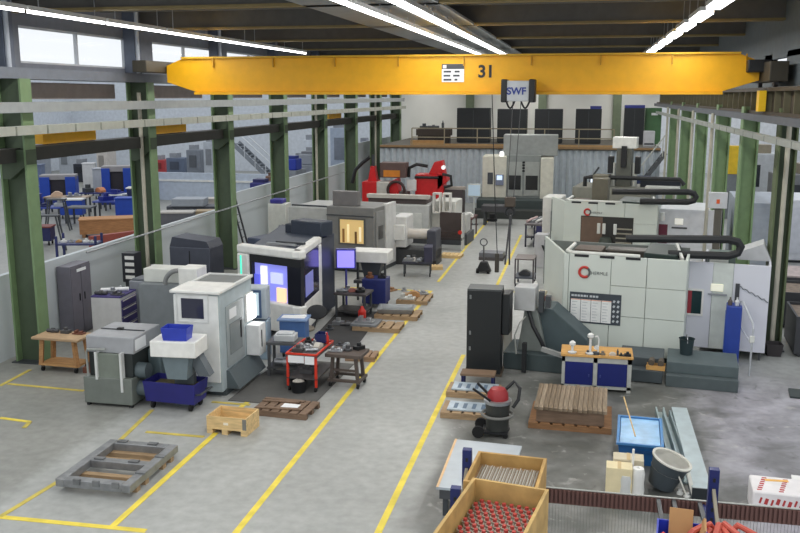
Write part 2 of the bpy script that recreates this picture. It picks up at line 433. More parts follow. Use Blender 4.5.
# ================================================================== LAMPS
lampl = {-3.5: 'bright white strip lamp at the right edge of the pale ceiling panel', -4.5: 'thinner white strip lamp under the middle of the pale ceiling panel',
         2.35: 'white strip lamp in the right ceiling row above the crane end', -11.3: 'long thin strip lamp hung beside the left clerestory windows'}
for lx, wd in ((-3.5, 0.16), (-4.5, 0.09), (2.35, 0.26), (-11.3, 0.06)):
    gap, ln = (0.9, 2.2) if lx == 2.35 else (0.12, 3.0)
    root = None; HG = 0.27 if lx in (-3.5, -4.5) else 0.81
    for k in range(10 if lx != -11.3 else 8):
        y = 10.6 + k * (ln + gap)
        if root is None:
            root = thing('strip_lamp', lampl[lx], 'lamp', (lx, y, LAMPZ), 0, 'strip lamps of one ceiling row')
            root['group'] = {-3.5: 'bright strip lamps beside the ceiling panel', -4.5: 'thin strip lamps under the ceiling panel', 2.35: 'strip lamps of the right row', -11.3: 'strip lamps of the left row'}[lx]
            bx(-wd / 2 - 0.02, wd / 2 + 0.02, 0, ln, 0.03, 0.12).build('housing', WHITE, root)
            bx(-wd / 2, wd / 2, 0.02, ln - 0.02, -0.03, 0.03).build('tube', LAMPM, root)
            MB().cyl((0, 0.4, 0.12), (0, 0.4, HG), 0.012, n=6).build('hanger', STEEL, root)
            MB().cyl((0, ln - 0.4, 0.12), (0, ln - 0.4, HG), 0.012, n=6).build('hanger', STEEL, root)
        else:
            dup(root, (lx, y, LAMPZ))

# ================================================================== OVERHEAD CRANE
cr = thing('overhead_crane', 'yellow overhead travelling crane bridge spanning the hall, numbered 31', 'crane', (0, 25, 0))
gx0, gx1 = -12.3, 4.35
g_ = MB().prism([(gx0, 6.9), (gx0 + 0.9, 6.62), (gx1 - 0.9, 6.62), (gx1, 6.9), (gx1, 7.38), (gx1 - 0.5, 7.58), (gx0 + 0.5, 7.58), (gx0, 7.38)], 'y', 0, 0.55)
g_.build('girder', YEL, cr, 0.01)
bx(gx0 + 0.9, gx1 - 0.9, -0.12, 0.67, 6.54, 6.62).build('lower_flange', YEL, cr)
bx(gx0 + 0.5, gx1 - 0.5, -0.08, 0.63, 7.58, 7.63).build('upper_flange', M((206, 160, 30), 0.5), cr)
for i in range(9):
    x = gx0 + 1.5 + i * 1.85
    bx(x - 0.015, x + 0.015, -0.07, 0, 7.32, 7.58).build('stiffener', M((190, 140, 10), 0.5), cr)
for x, nm in ((gx0 - 0.25, 0), (gx1 + 0.25, 1)):
    ec = bx(x - 0.22, x + 0.22, -1.2, 1.7, 6.85 if nm else 7.17, 7.35 if nm else 7.5).build('end_carriage', M((60, 56, 46), 0.6), cr, 0.02)
    for yy in (-0.8, 1.3):
        MB().cyl((x - 0.05, yy, 6.85 if nm else 7.29), (x + 0.05, yy, 6.85 if nm else 7.29), 0.13).build('wheel', DSTEEL, ec)
bx(gx1 - 0.35, gx1 + 0.25, -0.35, -0.02, 7.1, 7.42).build('drive_motor', BLACK, cr, 0.03)
a0, a1, b0, b1 = rY(cr, 442, 64, 464, 82, 0)
sg = bx(a0, a1, -0.02, -0.001, b0, b1).build('rating_plate', PAPER, cr)
bx(a0, a1, -0.026, -0.02, b1 - 0.14, b1).build('plate_header', M((70, 74, 78), 0.6), sg)
for k_, (u0_, u1_, v0_, v1_) in enumerate(((0.05, 0.26, 0.36, 0.5), (0.05, 0.24, 0.32, 0.5), (0.05, 0.27, 0.36, 0.44))):
    z_ = b1 - 0.21 - 0.11 * k_
    for u_, v_ in ((u0_, u1_), (v0_, v1_)): bx(a0 + u_, a0 + v_, -0.025, -0.02, z_ - 0.025, z_ + 0.025).build('plate_line', M((60, 64, 70), 0.6), sg)
bx(a0 + 0.03, a0 + 0.13, -0.028, -0.026, b1 - 0.12, b1 - 0.03).build('plate_mark', WHITE, sg)
a0, a1, b0, b1 = rY(cr, 477, 66, 496, 78, 0)
text('number_lettering', '31', 0.46, ((a0 + a1) / 2 - 0.01, -0.01, (b0 + b1) / 2), (R(90), 0, 0), BLACK, cr, 'CENTER', 0.014)
# trolley hoist hanging on the girder side
ho = thing('crane_hoist', 'grey hoist box with blue letters and black ends hung on the yellow crane', 'hoist', (-1.84, 24.45, 6.28))
bx(-0.36, 0.30, -0.3, 0.35, 0.08, 0.62).build('housing', M((186, 190, 194), 0.45), ho, 0.02)
for s_ in (-1, 1):
    bx(s_ * 0.36 - 0.08 + (0.02 if s_ > 0 else 0), s_ * 0.36 + 0.08 + (0.02 if s_ > 0 else 0), -0.33, 0.38, 0.05, 0.66).build('end_cap', BLACK, ho, 0.03)
    MB().tube([(s_ * 0.2 + q * 0.12, -0.1, 0.1 - 0.2 * math.sin(math.pi * i / 8)) for i, q in enumerate([-1, -.75, -.5, -.25, 0, .25, .5, .75, 1])], 0.025).build('cable_loop', BLACK, ho)
text('lettering', 'SWF', 0.26, (-0.03, -0.305, 0.34), (R(90), 0, 0), M((40, 60, 140), 0.5), ho, 'CENTER', 0.008)
# ropes, hook block, sling chains
hp = AY(510, 207, 24.4)
hk = thing('crane_hook', 'black hook block hanging on two thin ropes above the grey aisle', 'hook', (hp.x, hp.y, hp.z))
for s_ in (-0.09, 0.09):
    MB().cyl((s_, 0, 0.2), (s_ * 1.2 + 0.12, 0, 6.362 - hp.z), 0.012, n=6).build('rope', DSTEEL, hk)
bx(-0.15, 0.15, -0.08, 0.08, 0.0, 0.28).build('hook_block', M((70, 60, 50), 0.5), hk, 0.03)
MB().ring((0, 0, -0.14), 0.12, 0.035, 'y', 18, 8, -60, 240).build('hook', BLACK, hk)
for s_ in (-0.1, 0.02):
    MB().tube([(0.02, 0, -0.24), (s_ * 0.5, 0, -1.0), (s_, 0, -1.62)], 0.028, 6).build('sling_chain', DSTEEL, hk)
pd = AY(492, 100, 24.95); q = AY(497, 262, 24.95)
pt = thing('pendant_control', 'thin cable with a dark pendant control hanging over the aisle', 'control', (q.x, 24.95, q.z))
MB().tube([(pd.x - q.x, 0, 6.56 - q.z), ((pd.x - q.x) * 0.45, 0, 2.0), (0, 0, 0.25)], 0.014, 6).build('cable', BLACK, pt)
bx(-0.06, 0.06, -0.05, 0.05, -0.3, 0.25).build('control_box', M((60, 56, 50), 0.5), pt, 0.015)

# trays, yellow beams beside the runways
single('cable_tray', 'pale ladder cable tray running along the left columns below the girder', 'cable tray', (lambda b: [b.box(XL + 0.45, XL + 0.75, 12 + i * 1.2, 12 + i * 1.2 + 1.12, 5.62, 5.82) for i in range(42)] and b)(MB().box(XL + 0.5, XL + 0.7, 12, 62, 5.66, 5.78)), M((166, 168, 158), 0.5))
single('cable_tray', 'pale drooping cable tray along the right columns under the grey beam', 'cable tray', (lambda b: [b.box(XR - 0.55, XR - 0.38, 14 + i * 1.5, 14 + i * 1.5 + 1.4, 5.42, 5.56) for i in range(32)] and b)(MB().box(XR - 0.5, XR - 0.42, 14, 60, 5.46, 5.5)), M((150, 154, 148), 0.5))
for y0, y1, lb in ((20.3, 22.8, 'yellow crane beam piece on the dark ledge just right of the first left column'), (25.9, 28.6, 'yellow crane beam piece on the dark ledge between second and third left columns'), (46.0, 48.5, 'small far yellow beam piece on the dark ledge behind the left columns')):
    single('crane_beam', lb, 'beam', bx(-13.75, -13.45, y0, y1, 5.3, 5.62), YEL)
single('marker_plate', 'small bright yellow marker plate on the right runway beam', 'sign', bx(4.38, 4.56, 25.0, 25.35, 6.1, 6.64), M((250, 200, 30), 0.5))

# ================================================================== SMALL BUILDERS
def casters(t, pts, r=0.07, mat=RUBBER):
    for x, y in pts:
        c = bx(x - 0.03, x + 0.03, y - 0.03, y + 0.03, r * 1.6, r * 2.3).build('caster', DSTEEL, t)
        MB().cyl((x - 0.022, y, r), (x + 0.022, y, r), r, n=14).build('wheel', mat, c)
def pallet(name, label, loc, rz=0.0, L=1.2, W=0.8, m=PALW, group=None, nb=5):
    t = thing(name, label, 'pallet', loc, rz, group)
    for k in range(3):
        y = [0.05, W / 2, W - 0.05][k]
        bx(0, L, y - 0.05, y + 0.05, 0.022, 0.1).build('stringer', m, t)
        bx(0, L, y - 0.05, y + 0.05, 0.0, 0.02).build('bottom_board', m, t)
    wd = L / nb * 0.82
    for k in range(nb):
        x = wd / 2 + (L - wd) * k / (nb - 1)
        bx(x - wd / 2, x + wd / 2, 0, W, 0.102, 0.128 + 0.004 * (k % 2)).build('deck_board', m, t, 0.004)
    return t
def lump(name, label, cat, loc, kind, m, s=0.15, rz=0.0, group=None):
    b = MB()
    if kind == 0:
        b.box(-s, s, -s * 0.7, s * 0.7, 0, s * 0.7); b.cyl((0, 0, s * 0.7), (0, 0, s * 1.3), s * 0.45)
    elif kind == 1:
        b.lathe([(s * 0.8, 0), (s * 0.8, s * 0.4), (s * 0.45, s * 0.4), (s * 0.45, s * 1.1), (s * 0.3, s * 1.1)])
    elif kind == 2:
        b.cyl((-s * 1.4, 0, s * 0.4), (s * 1.4, 0, s * 0.4), s * 0.4); b.cyl((-s * 0.3, 0, s * 0.4), (s * 0.3, 0, s * 0.4), s * 0.62)
        b.box(-s, s, -s * 0.1, s * 0.1, 0, s * 0.3)
    elif kind == 3:
        b.box(-s * 1.3, s * 1.3, -s * 0.8, s * 0.8, 0, s * 0.25); b.box(-s * 0.9, -s * 0.4, -s * 0.6, s * 0.6, s * 0.25, s * 0.8); b.box(s * 0.2, s * 0.8, -s * 0.5, s * 0.5, s * 0.25, s * 0.6)
    elif kind == 4:
        b.lathe([(s * 0.3, 0), (s * 0.33, s * 1.3), (s * 0.3, s * 1.4), (s * 0.12, s * 1.7), (s * 0.12, s * 2.0)], n=12)
    elif kind == 5:
        b.prism([(-s, 0), (s, 0), (s, s * 0.5), (s * 0.3, s * 0.9), (-s * 0.3, s * 0.9), (-s, s * 0.4)], 'y', -s * 0.6, s * 0.6)
    return single(name, label, cat, b, m, loc, rz, group, 0.004)
def bin_(name, label, loc, rz, L, W, Hh, m, group=None):
    return single(name, label, 'bin', MB().tub(0, L, 0, W, 0, Hh, 0.012, 0.03), m, loc, rz, group)
def monitor(name, label, loc, rz, w_, h_, pole, ms=DARK, sc=SCREEN):
    t = thing(name, label, 'screen', loc, rz)
    if pole:
        bx(-0.22, 0.22, -0.18, 0.18, 0, 0.04).build('foot', DARK, t, 0.01)
        MB().cyl((0, 0, 0.04), (0, 0, pole), 0.035).build('pole', ms, t)
    c = bx(-w_ / 2, w_ / 2, -0.08, 0.08, pole, pole + h_).build('housing', ms, t, 0.02)
    bx(-w_ / 2 + 0.05, w_ / 2 - 0.05, -0.09, -0.078, pole + 0.05, pole + h_ - 0.05).build('display', sc, t)
    return t

# ================================================================== LEFT SIDE, FRONT
# wooden trestle table on casters
p = G(40, 371)
t = thing('trestle_table', 'worn wooden trestle table on casters beside the first green column', 'table', p, -2)
bx(-0.12, 1.14, -0.08, 0.62, 0.80, 0.86).build('tabletop', wood((178, 150, 118)), t, 0.01)
for x, y, sx, sy in ((0.08, 0.06, -1, -1), (0.94, 0.06, 1, -1), (0.08, 0.5, -1, 1), (0.94, 0.5, 1, 1)):
    MB().bar((x + sx * -0.0, y, 0.80), (x + sx * 0.06, y + sy * 0.02, 0.15), 0.09, 0.09).build('leg', wood((172, 128, 84)), t)
bx(0, 1.02, 0, 0.56, 0.15, 0.2).build('lower_shelf', wood((186, 142, 92)), t)
casters(t, [(0.06, 0.05), (0.96, 0.05), (0.06, 0.5), (0.96, 0.5)], 0.06)
for i, (dx, k, lb) in enumerate(((0.15, 2, 'dark machined shaft on the wooden trestle table, nearest the column'), (0.5, 0, 'dark machined block in the middle of the wooden trestle table'), (0.85, 3, 'rusty machined bracket at the right end of the wooden trestle table'))):
    lump('machined_part', lb, 'part', (p.x + dx, p.y + 0.42, 0.862), k, DSTEEL if i < 2 else RUST, 0.11)
lump('scrap_part', 'dark metal part on the floor behind the wooden trestle table', 'part', (p.x + 1.35, p.y + 0.7, 0), 3, DSTEEL, 0.24)
lump('scrap_part', 'rust brown casting on the floor right of the wooden trestle table', 'part', (p.x + 1.3, p.y + 0.2, 0), 0, RUST, 0.2)
# tall grey cabinet along the partition
t = thing('tall_cabinet', 'tall dark grey double door cabinet standing against the white partition', 'cabinet', (-13.55, 21.2, 0), 0)
bx(-0.4, 0.0, 0, 1.0, 0, 1.95).build('body', M((112, 110, 120), 0.5), t, 0.01)  # cabinet greys lightened, with the haze mixed into the colour
for y0, y1 in ((0.02, 0.485), (0.515, 0.98)):
    d = bx(0.001, 0.02, y0, y1, 0.05, 1.9).build('door', M((106, 104, 114), 0.5), t)
    bx(0.02, 0.04, y1 - 0.12 if y0 < 0.3 else y0 + 0.09, y1 - 0.09 if y0 < 0.3 else y0 + 0.12, 0.95, 1.15).build('handle', BLACK, d)
bx(0.021, 0.03, 0.3, 0.75, 1.76, 1.84).build('name_strip', PAPER, t)
# drawer cabinet with purple fronts
p = G(94, 345)
t = thing('drawer_cabinet', 'grey tool cabinet with purple drawer fronts and tools on top', 'cabinet', (-12.3, 20.1, 0), 4)
bx(0, 0.8, 0, 0.95, 0, 1.42).build('body', M((190, 190, 190), 0.5), t, 0.01)
PURP = M((70, 62, 120), 0.5)
for k in range(5):
    z = 0.25 + k * 0.225
    d = bx(0.8, 0.818, 0.04, 0.91, z, z + 0.2).build('drawer', PURP, t)
    bx(0.818, 0.835, 0.1, 0.85, z + 0.165, z + 0.19).build('handle', M((200, 196, 190), 0.5), d)
MB().tub(0.0, 0.8, 0.0, 0.95, 1.421, 1.46, 0.02).build('top_tray', PURP, t)
for i, (x, y, k, s_) in enumerate(((0.2, 0.3, 2, 0.12), (0.45, 0.6, 0, 0.12), (0.7, 0.4, 3, 0.12), (0.6, 0.85, 4, 0.1))):
    lump('tool_part', ['grey spindle tool on the purple topped drawer cabinet, nearest', 'grey chuck on the middle of the purple topped drawer cabinet', 'dark fixture at the right of the purple topped drawer cabinet', 'small steel tool at the rear of the purple topped drawer cabinet'][i], 'tool', (-12.3 + x * 0.85 - y * 0.07, 20.1 + y * 0.85, 1.442), k, STEEL if i % 2 else DSTEEL, s_)
single('paper_roll', 'white rolled sheet lying on the purple topped drawer cabinet', 'roll', MB().cyl((-0.35, -0.1, 0.05), (0.3, 0.18, 0.05), 0.05), PAPER, (-11.95, 20.7, 1.463))
# big grey tank behind
t = thing('coolant_tank', 'large grey block shaped coolant tank behind the small white machine', 'tank', (-11.9, 21.35, 0), -6)
bx(0, 1.4, 0, 1.5, 0, 1.62).build('body', M((142, 146, 154), 0.5), t, 0.02)
bx(0.06, 1.34, 0.06, 1.44, 1.62, 1.68).build('lid', M((104, 108, 114), 0.5), t, 0.01)
MB().lathe([(0.3, 0), (0.3, 0.06), (0.2, 0.16), (0.08, 0.2)], (0.9, 0.7, 1.68)).build('cover', DARK, t)
for i, (x, y, k, m_) in enumerate(((0.3, 1.0, 0, GREY), (-0.35, 2.75, 3, DSTEEL), (0.65, 1.2, 2, STEEL))):
    lump('fixture', ['grey clamping fixture lying on the grey tank, middle one', 'dark fixture behind the grey tank beside the purple cabinet', 'steel shaft on the rear of the grey tank'][i], 'fixture', (-11.9 + x, 21.2 + y, 1.682 if x >= 0 else 0), k, m_, 0.18 if x >= 0 else 0.26)
t = thing('slatted_box', 'small dark ventilated box with white slats by the second column', 'box', (-12.8, 23.2, 1.2), 0)
bx(-0.2, 0.2, -0.2, 0.2, 0, 0.85).build('body', M((40, 42, 48), 0.5), t)
for i in range(4): bx(-0.1, 0.18, -0.22, -0.2, 0.1 + i * 0.19, 0.2 + i * 0.19).build('slat', WHITE, t)
single('steel_rack', 'dark steel post carrying the small slatted box by the second column', 'rack', MB().box(-0.15, 0.15, -0.15, 0.15, 0, 1.2).box(-0.3, 0.3, -0.3, 0.3, 0, 0.05), DARK, (-12.8, 23.2, 0))

t = thing('dark_cabinet', 'dark grey cabinet with a sloped top right of the second green column', 'cabinet', (-12.3, 24.6, 0), -4)
bx(0, 1.35, 0, 0.9, 0, 2.0).build('body', M((74, 78, 90), 0.5), t, 0.02)
MB().prism([(0, 2.0), (1.35, 2.0), (1.25, 2.2), (0.1, 2.3)], 'y', 0.02, 0.88).build('sloped_top', M((62, 66, 78), 0.5), t)
bx(0.66, 0.69, -0.01, 0, 0.2, 1.9).build('door_seam', BLACK, t)
# filter machine front left
p = G(85, 405)
t = thing('filter_machine', 'grey chip filter machine with a ribbed drum panel at its front', 'machine', p, 0)
LG = M((112, 118, 112), 0.5); W0 = 1.12
bx(0, W0, 0, 1.1, 0.06, 0.64).build('base', LG, t, 0.02)
bx(0.03, 0.1, 0.03, 0.1, 0, 0.06).build('foot', BLACK, t); bx(W0 - 0.1, W0 - 0.03, 0.03, 0.1, 0, 0.06).build('foot', BLACK, t)
bx(0.03, 0.1, 0.98, 1.05, 0, 0.06).build('foot', BLACK, t); bx(W0 - 0.1, W0 - 0.03, 0.98, 1.05, 0, 0.06).build('foot', BLACK, t)
bx(0.1, W0 - 0.02, 0.12, 1.1, 0.64, 1.16).build('middle_body', M((40, 46, 46), 0.5), t, 0.01)
hd = bx(0.06, W0 + 0.04, 0.1, 1.3, 1.16, 1.52).build('hood', M((158, 160, 164), 0.5), t, 0.02)
bx(0.1, W0, 0.65, 0.69, 1.52, 1.54).build('lid_seam', DARK, hd)
bx(0.5, 0.62, 0.62, 0.72, 1.53, 1.57).build('lid_handle', BLACK, hd)
bx(W0 + 0.042, W0 + 0.05, 0.16, 0.62, 1.22, 1.46).build('white_label', PAPER, hd)
dr = MB()
for k in range(26):
    z = 0.62 + k * 0.021; dr.box(0.36, 0.88, 0.02, 0.1, z, z + 0.014)
dr.box(0.36, 0.88, 0.04, 0.12, 0.6, 1.12)
dr.build('drum_panel', M((138, 146, 136), 0.5), t)
for x in (0.31, 0.88):
    bx(x, x + 0.05, -0.03, 0.1, 0.35 if x > 0.5 else 0.6, 1.2).build('panel_rail', M((206, 208, 206), 0.4), t)
MB().tube([(0.1, 0.05, 0.62), (0.1, 0.03, 1.18), (0.13, 0.02, 1.24), (0.55, 0.02, 1.26)], 0.025).build('guard_pipe', M((150, 154, 150), 0.4), t)
for z in (0.55, 0.95):
    MB().cyl((W0 - 0.02, 0.35, z - 0.2), (W0 + 0.22, 0.35, z - 0.2), 0.17).build('motor', M((88, 100, 104), 0.5), t)
bx(W0, W0 + 0.3, 0.75, 1.3, 0.25, 1.1).build('side_tank', M((104, 120, 124), 0.5), t, 0.03)
# blue chip trolley
p = G(146, 408.5)
t = thing('chip_trolley', 'blue steel chip trolley on casters under the white conveyor head', 'trolley', p, -3)
MB().tub(-0.05, 1.15, 0, 0.62, 0.16, 0.6, 0.025, 0.04).build('tub', M((34, 34, 112), 0.5), t)
bx(0.07, 1.05, 0.07, 0.55, 0.3, 0.5).build('chip_load', M((70, 64, 40), 0.9, 0.2, 0.4, 14), t, 0, None, 'stuff')
casters(t, [(0.12, 0.1), (1.0, 0.1), (0.12, 0.52), (1.0, 0.52)], 0.08)
MB().tube([(1.08, 0.1, 0.35), (1.26, 0.05, 0.4), (1.26, 0.57, 0.4), (1.08, 0.52, 0.35)], 0.022).build('push_handle', DARK, t)
# conveyor head, white box
p = G(150, 357, 1.22)
t = thing('conveyor_head', 'white box shaped conveyor head over the blue chip trolley', 'conveyor', (p.x, p.y, 0), 4)
bx(0, 0.98, 0, 0.72, 1.22, 1.56).build('head_box', M((232, 232, 228), 0.4), t, 0.02)
MB().prism([(0.2, 1.22), (0.78, 1.22), (0.72, 0.72), (0.3, 0.72)], 'y', 0.12, 0.6).build('discharge_chute', M((108, 122, 128), 0.5), t)
MB().prism([(0.62, 1.22), (0.86, 1.22), (1.12, 0.72), (0.86, 0.72)], 'y', 0.4, 0.68).build('incline', M((96, 104, 110), 0.5), t)
bx(0.3, 0.72, 0.5, 0.66, 0, 0.74).build('stand_post', M((90, 98, 102), 0.5), t)
q = G(161, 341, 1.56)
bin_('blue_bin', 'blue plastic storage bin standing on the white conveyor head', (q.x, q.y, 1.562), 4, 0.56, 0.38, 0.27, M((48, 66, 178), 0.4))

# first machining centre, left (small)
t = thing('machining_center', 'small pale grey machining centre with a dark square window in its white front', 'machine', (-8.62, 17.3, 0), 0)
D1 = 1.95; W1 = 1.04; H1 = 2.33
MB().prism([(0, 0.12), (W1, 0.12), (W1, H1), (0, H1)], 'y', 0.05, D1).build('body', M((166, 178, 182), 0.45), t, 0.02)
bx(-0.02, W1 + 0.02, 0.2, D1, 0, 0.14).build('plinth', M((70, 78, 80), 0.6), t)
MB().prism([(W1, 0.14), (W1 + 0.3, 0.14), (W1 + 0.06, 0.55), (W1, 0.55)], 'y', 0.3, D1).build('chip_tray', M((84, 94, 98), 0.5), t)
a0, a1, b0, b1 = rY(t, 174, 297, 214, 374, 0)
d = bx(0.0, W1 - 0.02, 0, 0.05, 0.35, H1 - 0.04).build('front_door', M((222, 224, 222), 0.4), t, 0.015)
a0, a1, b0, b1 = rY(t, 181, 298, 204, 319, 0)
MB().frameY(a0 - 0.12, a1 + 0.12, b0 - 0.1, b1 + 0.1, 0.03, -0.015, 0.0).build('window_frame', M((206, 208, 206), 0.4), d)
bx(a0, a1, -0.012, 0.0, b0, b1).build('window', GLASS((52, 54, 70), 0.15), d)
bx(-0.06, W1 + 0.05, -0.06, 0.9, H1, H1 + 0.07).build('front_roof', M((226, 226, 222), 0.4), t, 0.02)
MB().frameZ(-0.02, W1 + 0.04, 0.9, D1, 0.07, H1, H1 + 0.06).build('roof_frame', M((216, 218, 216), 0.4), t)
bx(0.05, W1 - 0.03, 0.95, D1 - 0.06, H1, H1 + 0.03).build('roof_cover', M((112, 116, 116), 0.5), t)
y0, y1, z0, z1 = rX(t, 226, 316, 238, 357, W1)
sd = bx(W1, W1 + 0.025, 0.35, 1.35, 0.6, 1.98).build('side_door', M((150, 158, 160), 0.4), t, 0.01)
bx(W1 + 0.026, W1 + 0.035, 0.5, 1.2, 0.85, 1.55).build('window', GLASS((120, 128, 130), 0.2), sd)
bx(W1 + 0.026, W1 + 0.035, 0.5, 0.9, 1.66, 1.88).build('sticker', PAPER, sd)
bx(W1 + 0.03, W1 + 0.05, 1.1, 1.16, 1.1, 1.5).build('handle', BLACK, sd)
bx(W1, W1 + 0.34, 1.5, 1.9, 0.55, 1.28).build('operator_box', M((226, 228, 228), 0.4), t, 0.02)
bx(W1 + 0.341, W1 + 0.35, 1.6, 1.64, 0.75, 1.15).build('box_slot', BLACK, t)
wl = bx(W1 + 0.05, W1 + 0.15, 1.55, 1.82, 1.4, 1.95).build('work_light', M((255, 255, 255), 0.4, emit=5.0), t, 0.02)
bx(W1, W1 + 0.05, 1.48, 1.9, 1.35, 2.0).build('light_housing', WHITE, t)
# boxes on the rear of the machine
t = thing('cooling_unit', 'two part white cooling unit with an arched hose behind the small machine', 'unit', (-10.15, 20.0, 0), 0)
bx(-0.75, 0.25, 0.3, 0.9, 1.85, 2.2).build('housing', OFF, t, 0.02); bx(0.35, 0.85, 0, 0.6, 1.85, 2.3).build('side_box', WHITE, t, 0.02)
MB().ring((0.3, 0.1, 1.86), 0.36, 0.06, 'y', 16, 8, 0, 180).build('hose', M((130, 132, 132), 0.5), t)
bx(-0.75, 0.85, 0.02, 0.9, 0, 1.85).build('stand', M((120, 126, 130), 0.5), t)

# ------------------------------------------------------------------ second machining centre: white rounded shell, dark glass
A_ = G(236, 244, 2.5); B_ = G(300, 251.5, 2.5)
t = thing('machining_center', 'white framed machining centre with large dark glass and violet lit interior', 'machine', (A_.x, A_.y, 0), math.degrees(math.atan2(B_.y - A_.y, B_.x - A_.x)))
Wm = math.hypot(B_.x - A_.x, B_.y - A_.y); Hm = 2.5
cx_, cy_ = onZ(t, 321.6, 236.6, 2.5); ex, ey = onZ(t, 334, 231, 2.45)
def sidept(s): return (Wm + (cx_ - Wm) * s, cy_ * s)
dk = MB().prism([(0.0, 0.25), (Wm - 0.12, 0.25), (cx_ - 0.1, cy_), (ex, ey), (ex - 2.6, ey + 0.5), (0.0, 1.6)], 'z', 0.1, Hm - 0.12)
dk.build('body', M((52, 58, 72), 0.45), t)
MB().prism([(0.2, 0.5), (Wm - 0.2, 0.4), (cx_ - 0.2, cy_), (ex - 0.1, ey - 0.1), (ex - 2.3, ey + 0.3)], 'z', Hm - 0.12, Hm - 0.06).build('roof', M((60, 68, 82), 0.5), t)
# white shell front: top band, left pillar, bottom band
sh = MB().box(0.0, Wm, 0.0, 0.28, Hm - 0.24, Hm).box(0, 0.42, 0, 0.28, 0.2, Hm - 0.24).box(0.42, Wm, 0.0, 0.28, 0.2, 1.0)
sh.build('front_shell', WHITE, t, 0.05)
ss = MB(); L_ = math.hypot(cx_ - Wm, cy_)
def sbox(s0, s1, z0, z1, th, mb):
    p0, p1 = sidept(s0), sidept(s1); nx, ny = -(p1[1] - p0[1]), (p1[0] - p0[0]); l = math.hypot(nx, ny); nx, ny = nx / l * th, ny / l * th
    return mb.prism([p0, p1, (p1[0] + nx, p1[1] + ny), (p0[0] + nx, p0[1] + ny)], 'z', z0, z1)
sbox(0, 1, Hm - 0.2, Hm, 0.25, ss); sbox(0.84, 1, 0.2, Hm - 0.2, 0.25, ss); sbox(0, 0.84, 0.2, 1.0, 0.25, ss)
ss.build('side_shell', WHITE, t, 0.04)
bx(0.14, 0.18, -0.012, 0.0, 0.9, Hm - 0.3).build('light_strip', M((60, 230, 190), 0.4, emit=1.2), t)
dw = bx(0.42, Wm - 0.02, 0.06, 0.2, Hm - 0.46, Hm - 0.24).build('door_header', BLACK, t)
bx(0.42, 0.5, 0.06, 0.2, 1.0, Hm - 0.46).build('door_jamb', BLACK, t)
bx(Wm - 0.5, Wm - 0.04, 0.06, 0.2, 1.0, Hm - 0.46).build('door_panel', M((24, 26, 36), 0.3), t)
bx(0.5, Wm - 0.5, 0.18, 0.22, 1.0, Hm - 0.46).build('lit_interior', M((134, 138, 226), 0.4, emit=0.7), t)
for i, (x0, x1, z0, z1, c_) in enumerate(((0.75, 0.95, 1.3, 1.95, (240, 240, 255)), (1.3, 1.62, 1.02, 1.4, (250, 214, 170)), (0.52, 0.7, 1.4, 1.7, (90, 96, 210)), (1.1, 1.5, 1.5, 1.8, (190, 196, 255)))):
    bx(x0, x1, 0.12, 0.178, z0, z1).build('tool_spindle', M(c_, 0.4, emit=0.8), t)  # blocks glow to paint the mottled light inside the machine
gl = MB(); sbox(0.08, 0.84, 1.0, Hm - 0.2, 0.2, gl); gl.build('side_glass', GLASS((38, 38, 58), 0.12), t)
g2 = MB(); p0, p1 = sidept(0.2), sidept(0.7)
for s0, s1, z0, z1 in ((0.2, 0.55, 1.15, 1.75),):
    a, b = sidept(s0), sidept(s1); g2.prism([(a[0] + 0.012, a[1]), (b[0] + 0.012, b[1]), (b[0] + 0.001, b[1]), (a[0] + 0.001, a[1])], 'z', z0, z1)
g2.build('lit_side_window', M((120, 124, 190), 0.3, emit=0.35), t)
pp = G(243, 297, 1.4)
# rear gear on its roof
q = onZ(t, 262, 229, 2.45)
bx(-0.2, 0.95, 2.6, 3.2, Hm - 0.1, Hm + 0.35).build('roof_motor_cover', M((44, 52, 66), 0.5), t, 0.04)
MB().box(-0.5, -0.2, 2.7, 3.2, Hm - 0.4, Hm + 0.2).build('cable_box', M((36, 44, 58), 0.5), t, 0.03)
MB().box(-0.95, 0.0, 1.5, 2.6, 0.0, Hm - 0.1).build('electrical_cabinet', M((58, 68, 88), 0.5), t, 0.03)
MB().bar((0.6, 0.6, Hm), (1.7, 0.5, Hm + 0.05), 0.06, 0.05).build('roof_rail', STEEL, t)
MB().bar((0.7, 0.9, Hm), (1.75, 0.8, Hm + 0.05), 0.1, 0.06).build('roof_rail', DARK, t)

# operator panel in front of it
p = G(256, 345)
t = thing('operator_panel', 'pale blue operator panel with a bright screen beside the white framed machine', 'panel', (-7.95, 20.2, 0), 8)
bx(-0.35, 0.35, 0.0, 0.5, 0.0, 1.0).build('base', M((150, 170, 186), 0.45), t, 0.03)
bx(-0.34, 0.36, -0.05, 0.45, 1.05, 1.85).build('head', M((176, 186, 194), 0.45), t, 0.03)
MB().frameY(-0.3, 0.24, 1.1, 1.8, 0.06, -0.07, -0.05).build('screen_frame', M((70, 94, 130), 0.4), t)
bx(-0.24, 0.18, -0.06, -0.05, 1.16, 1.74).build('display', M((196, 214, 224), 0.3, emit=0.55), t)
t = thing('tool_cart', 'small blue cart with papers on top below the lit machine window', 'cart', (-7.1, 20.55, 0), 6)
bx(-0.28, 0.38, 0, 0.5, 0.12, 0.95).build('body', M((70, 104, 158), 0.5), t, 0.02); bx(-0.33, 0.43, -0.05, 0.55, 0.95, 1.0).build('top', M((120, 146, 186), 0.5), t, 0.01)
casters(t, [(-0.2, 0.07), (0.3, 0.07), (-0.2, 0.43), (0.3, 0.43)], 0.05)
single('paper_sheet', 'white papers lying on the small blue cart by the lit window', 'paper', MB().box(-0.3, 0.3, -0.15, 0.15, 0, 0.012).obox((0.15, 0.05, 0.02), (0.3, 0.2, 0.01), (0, 0, 0.4)), PAPER, (-7.08, 20.8, 1.002), 5)

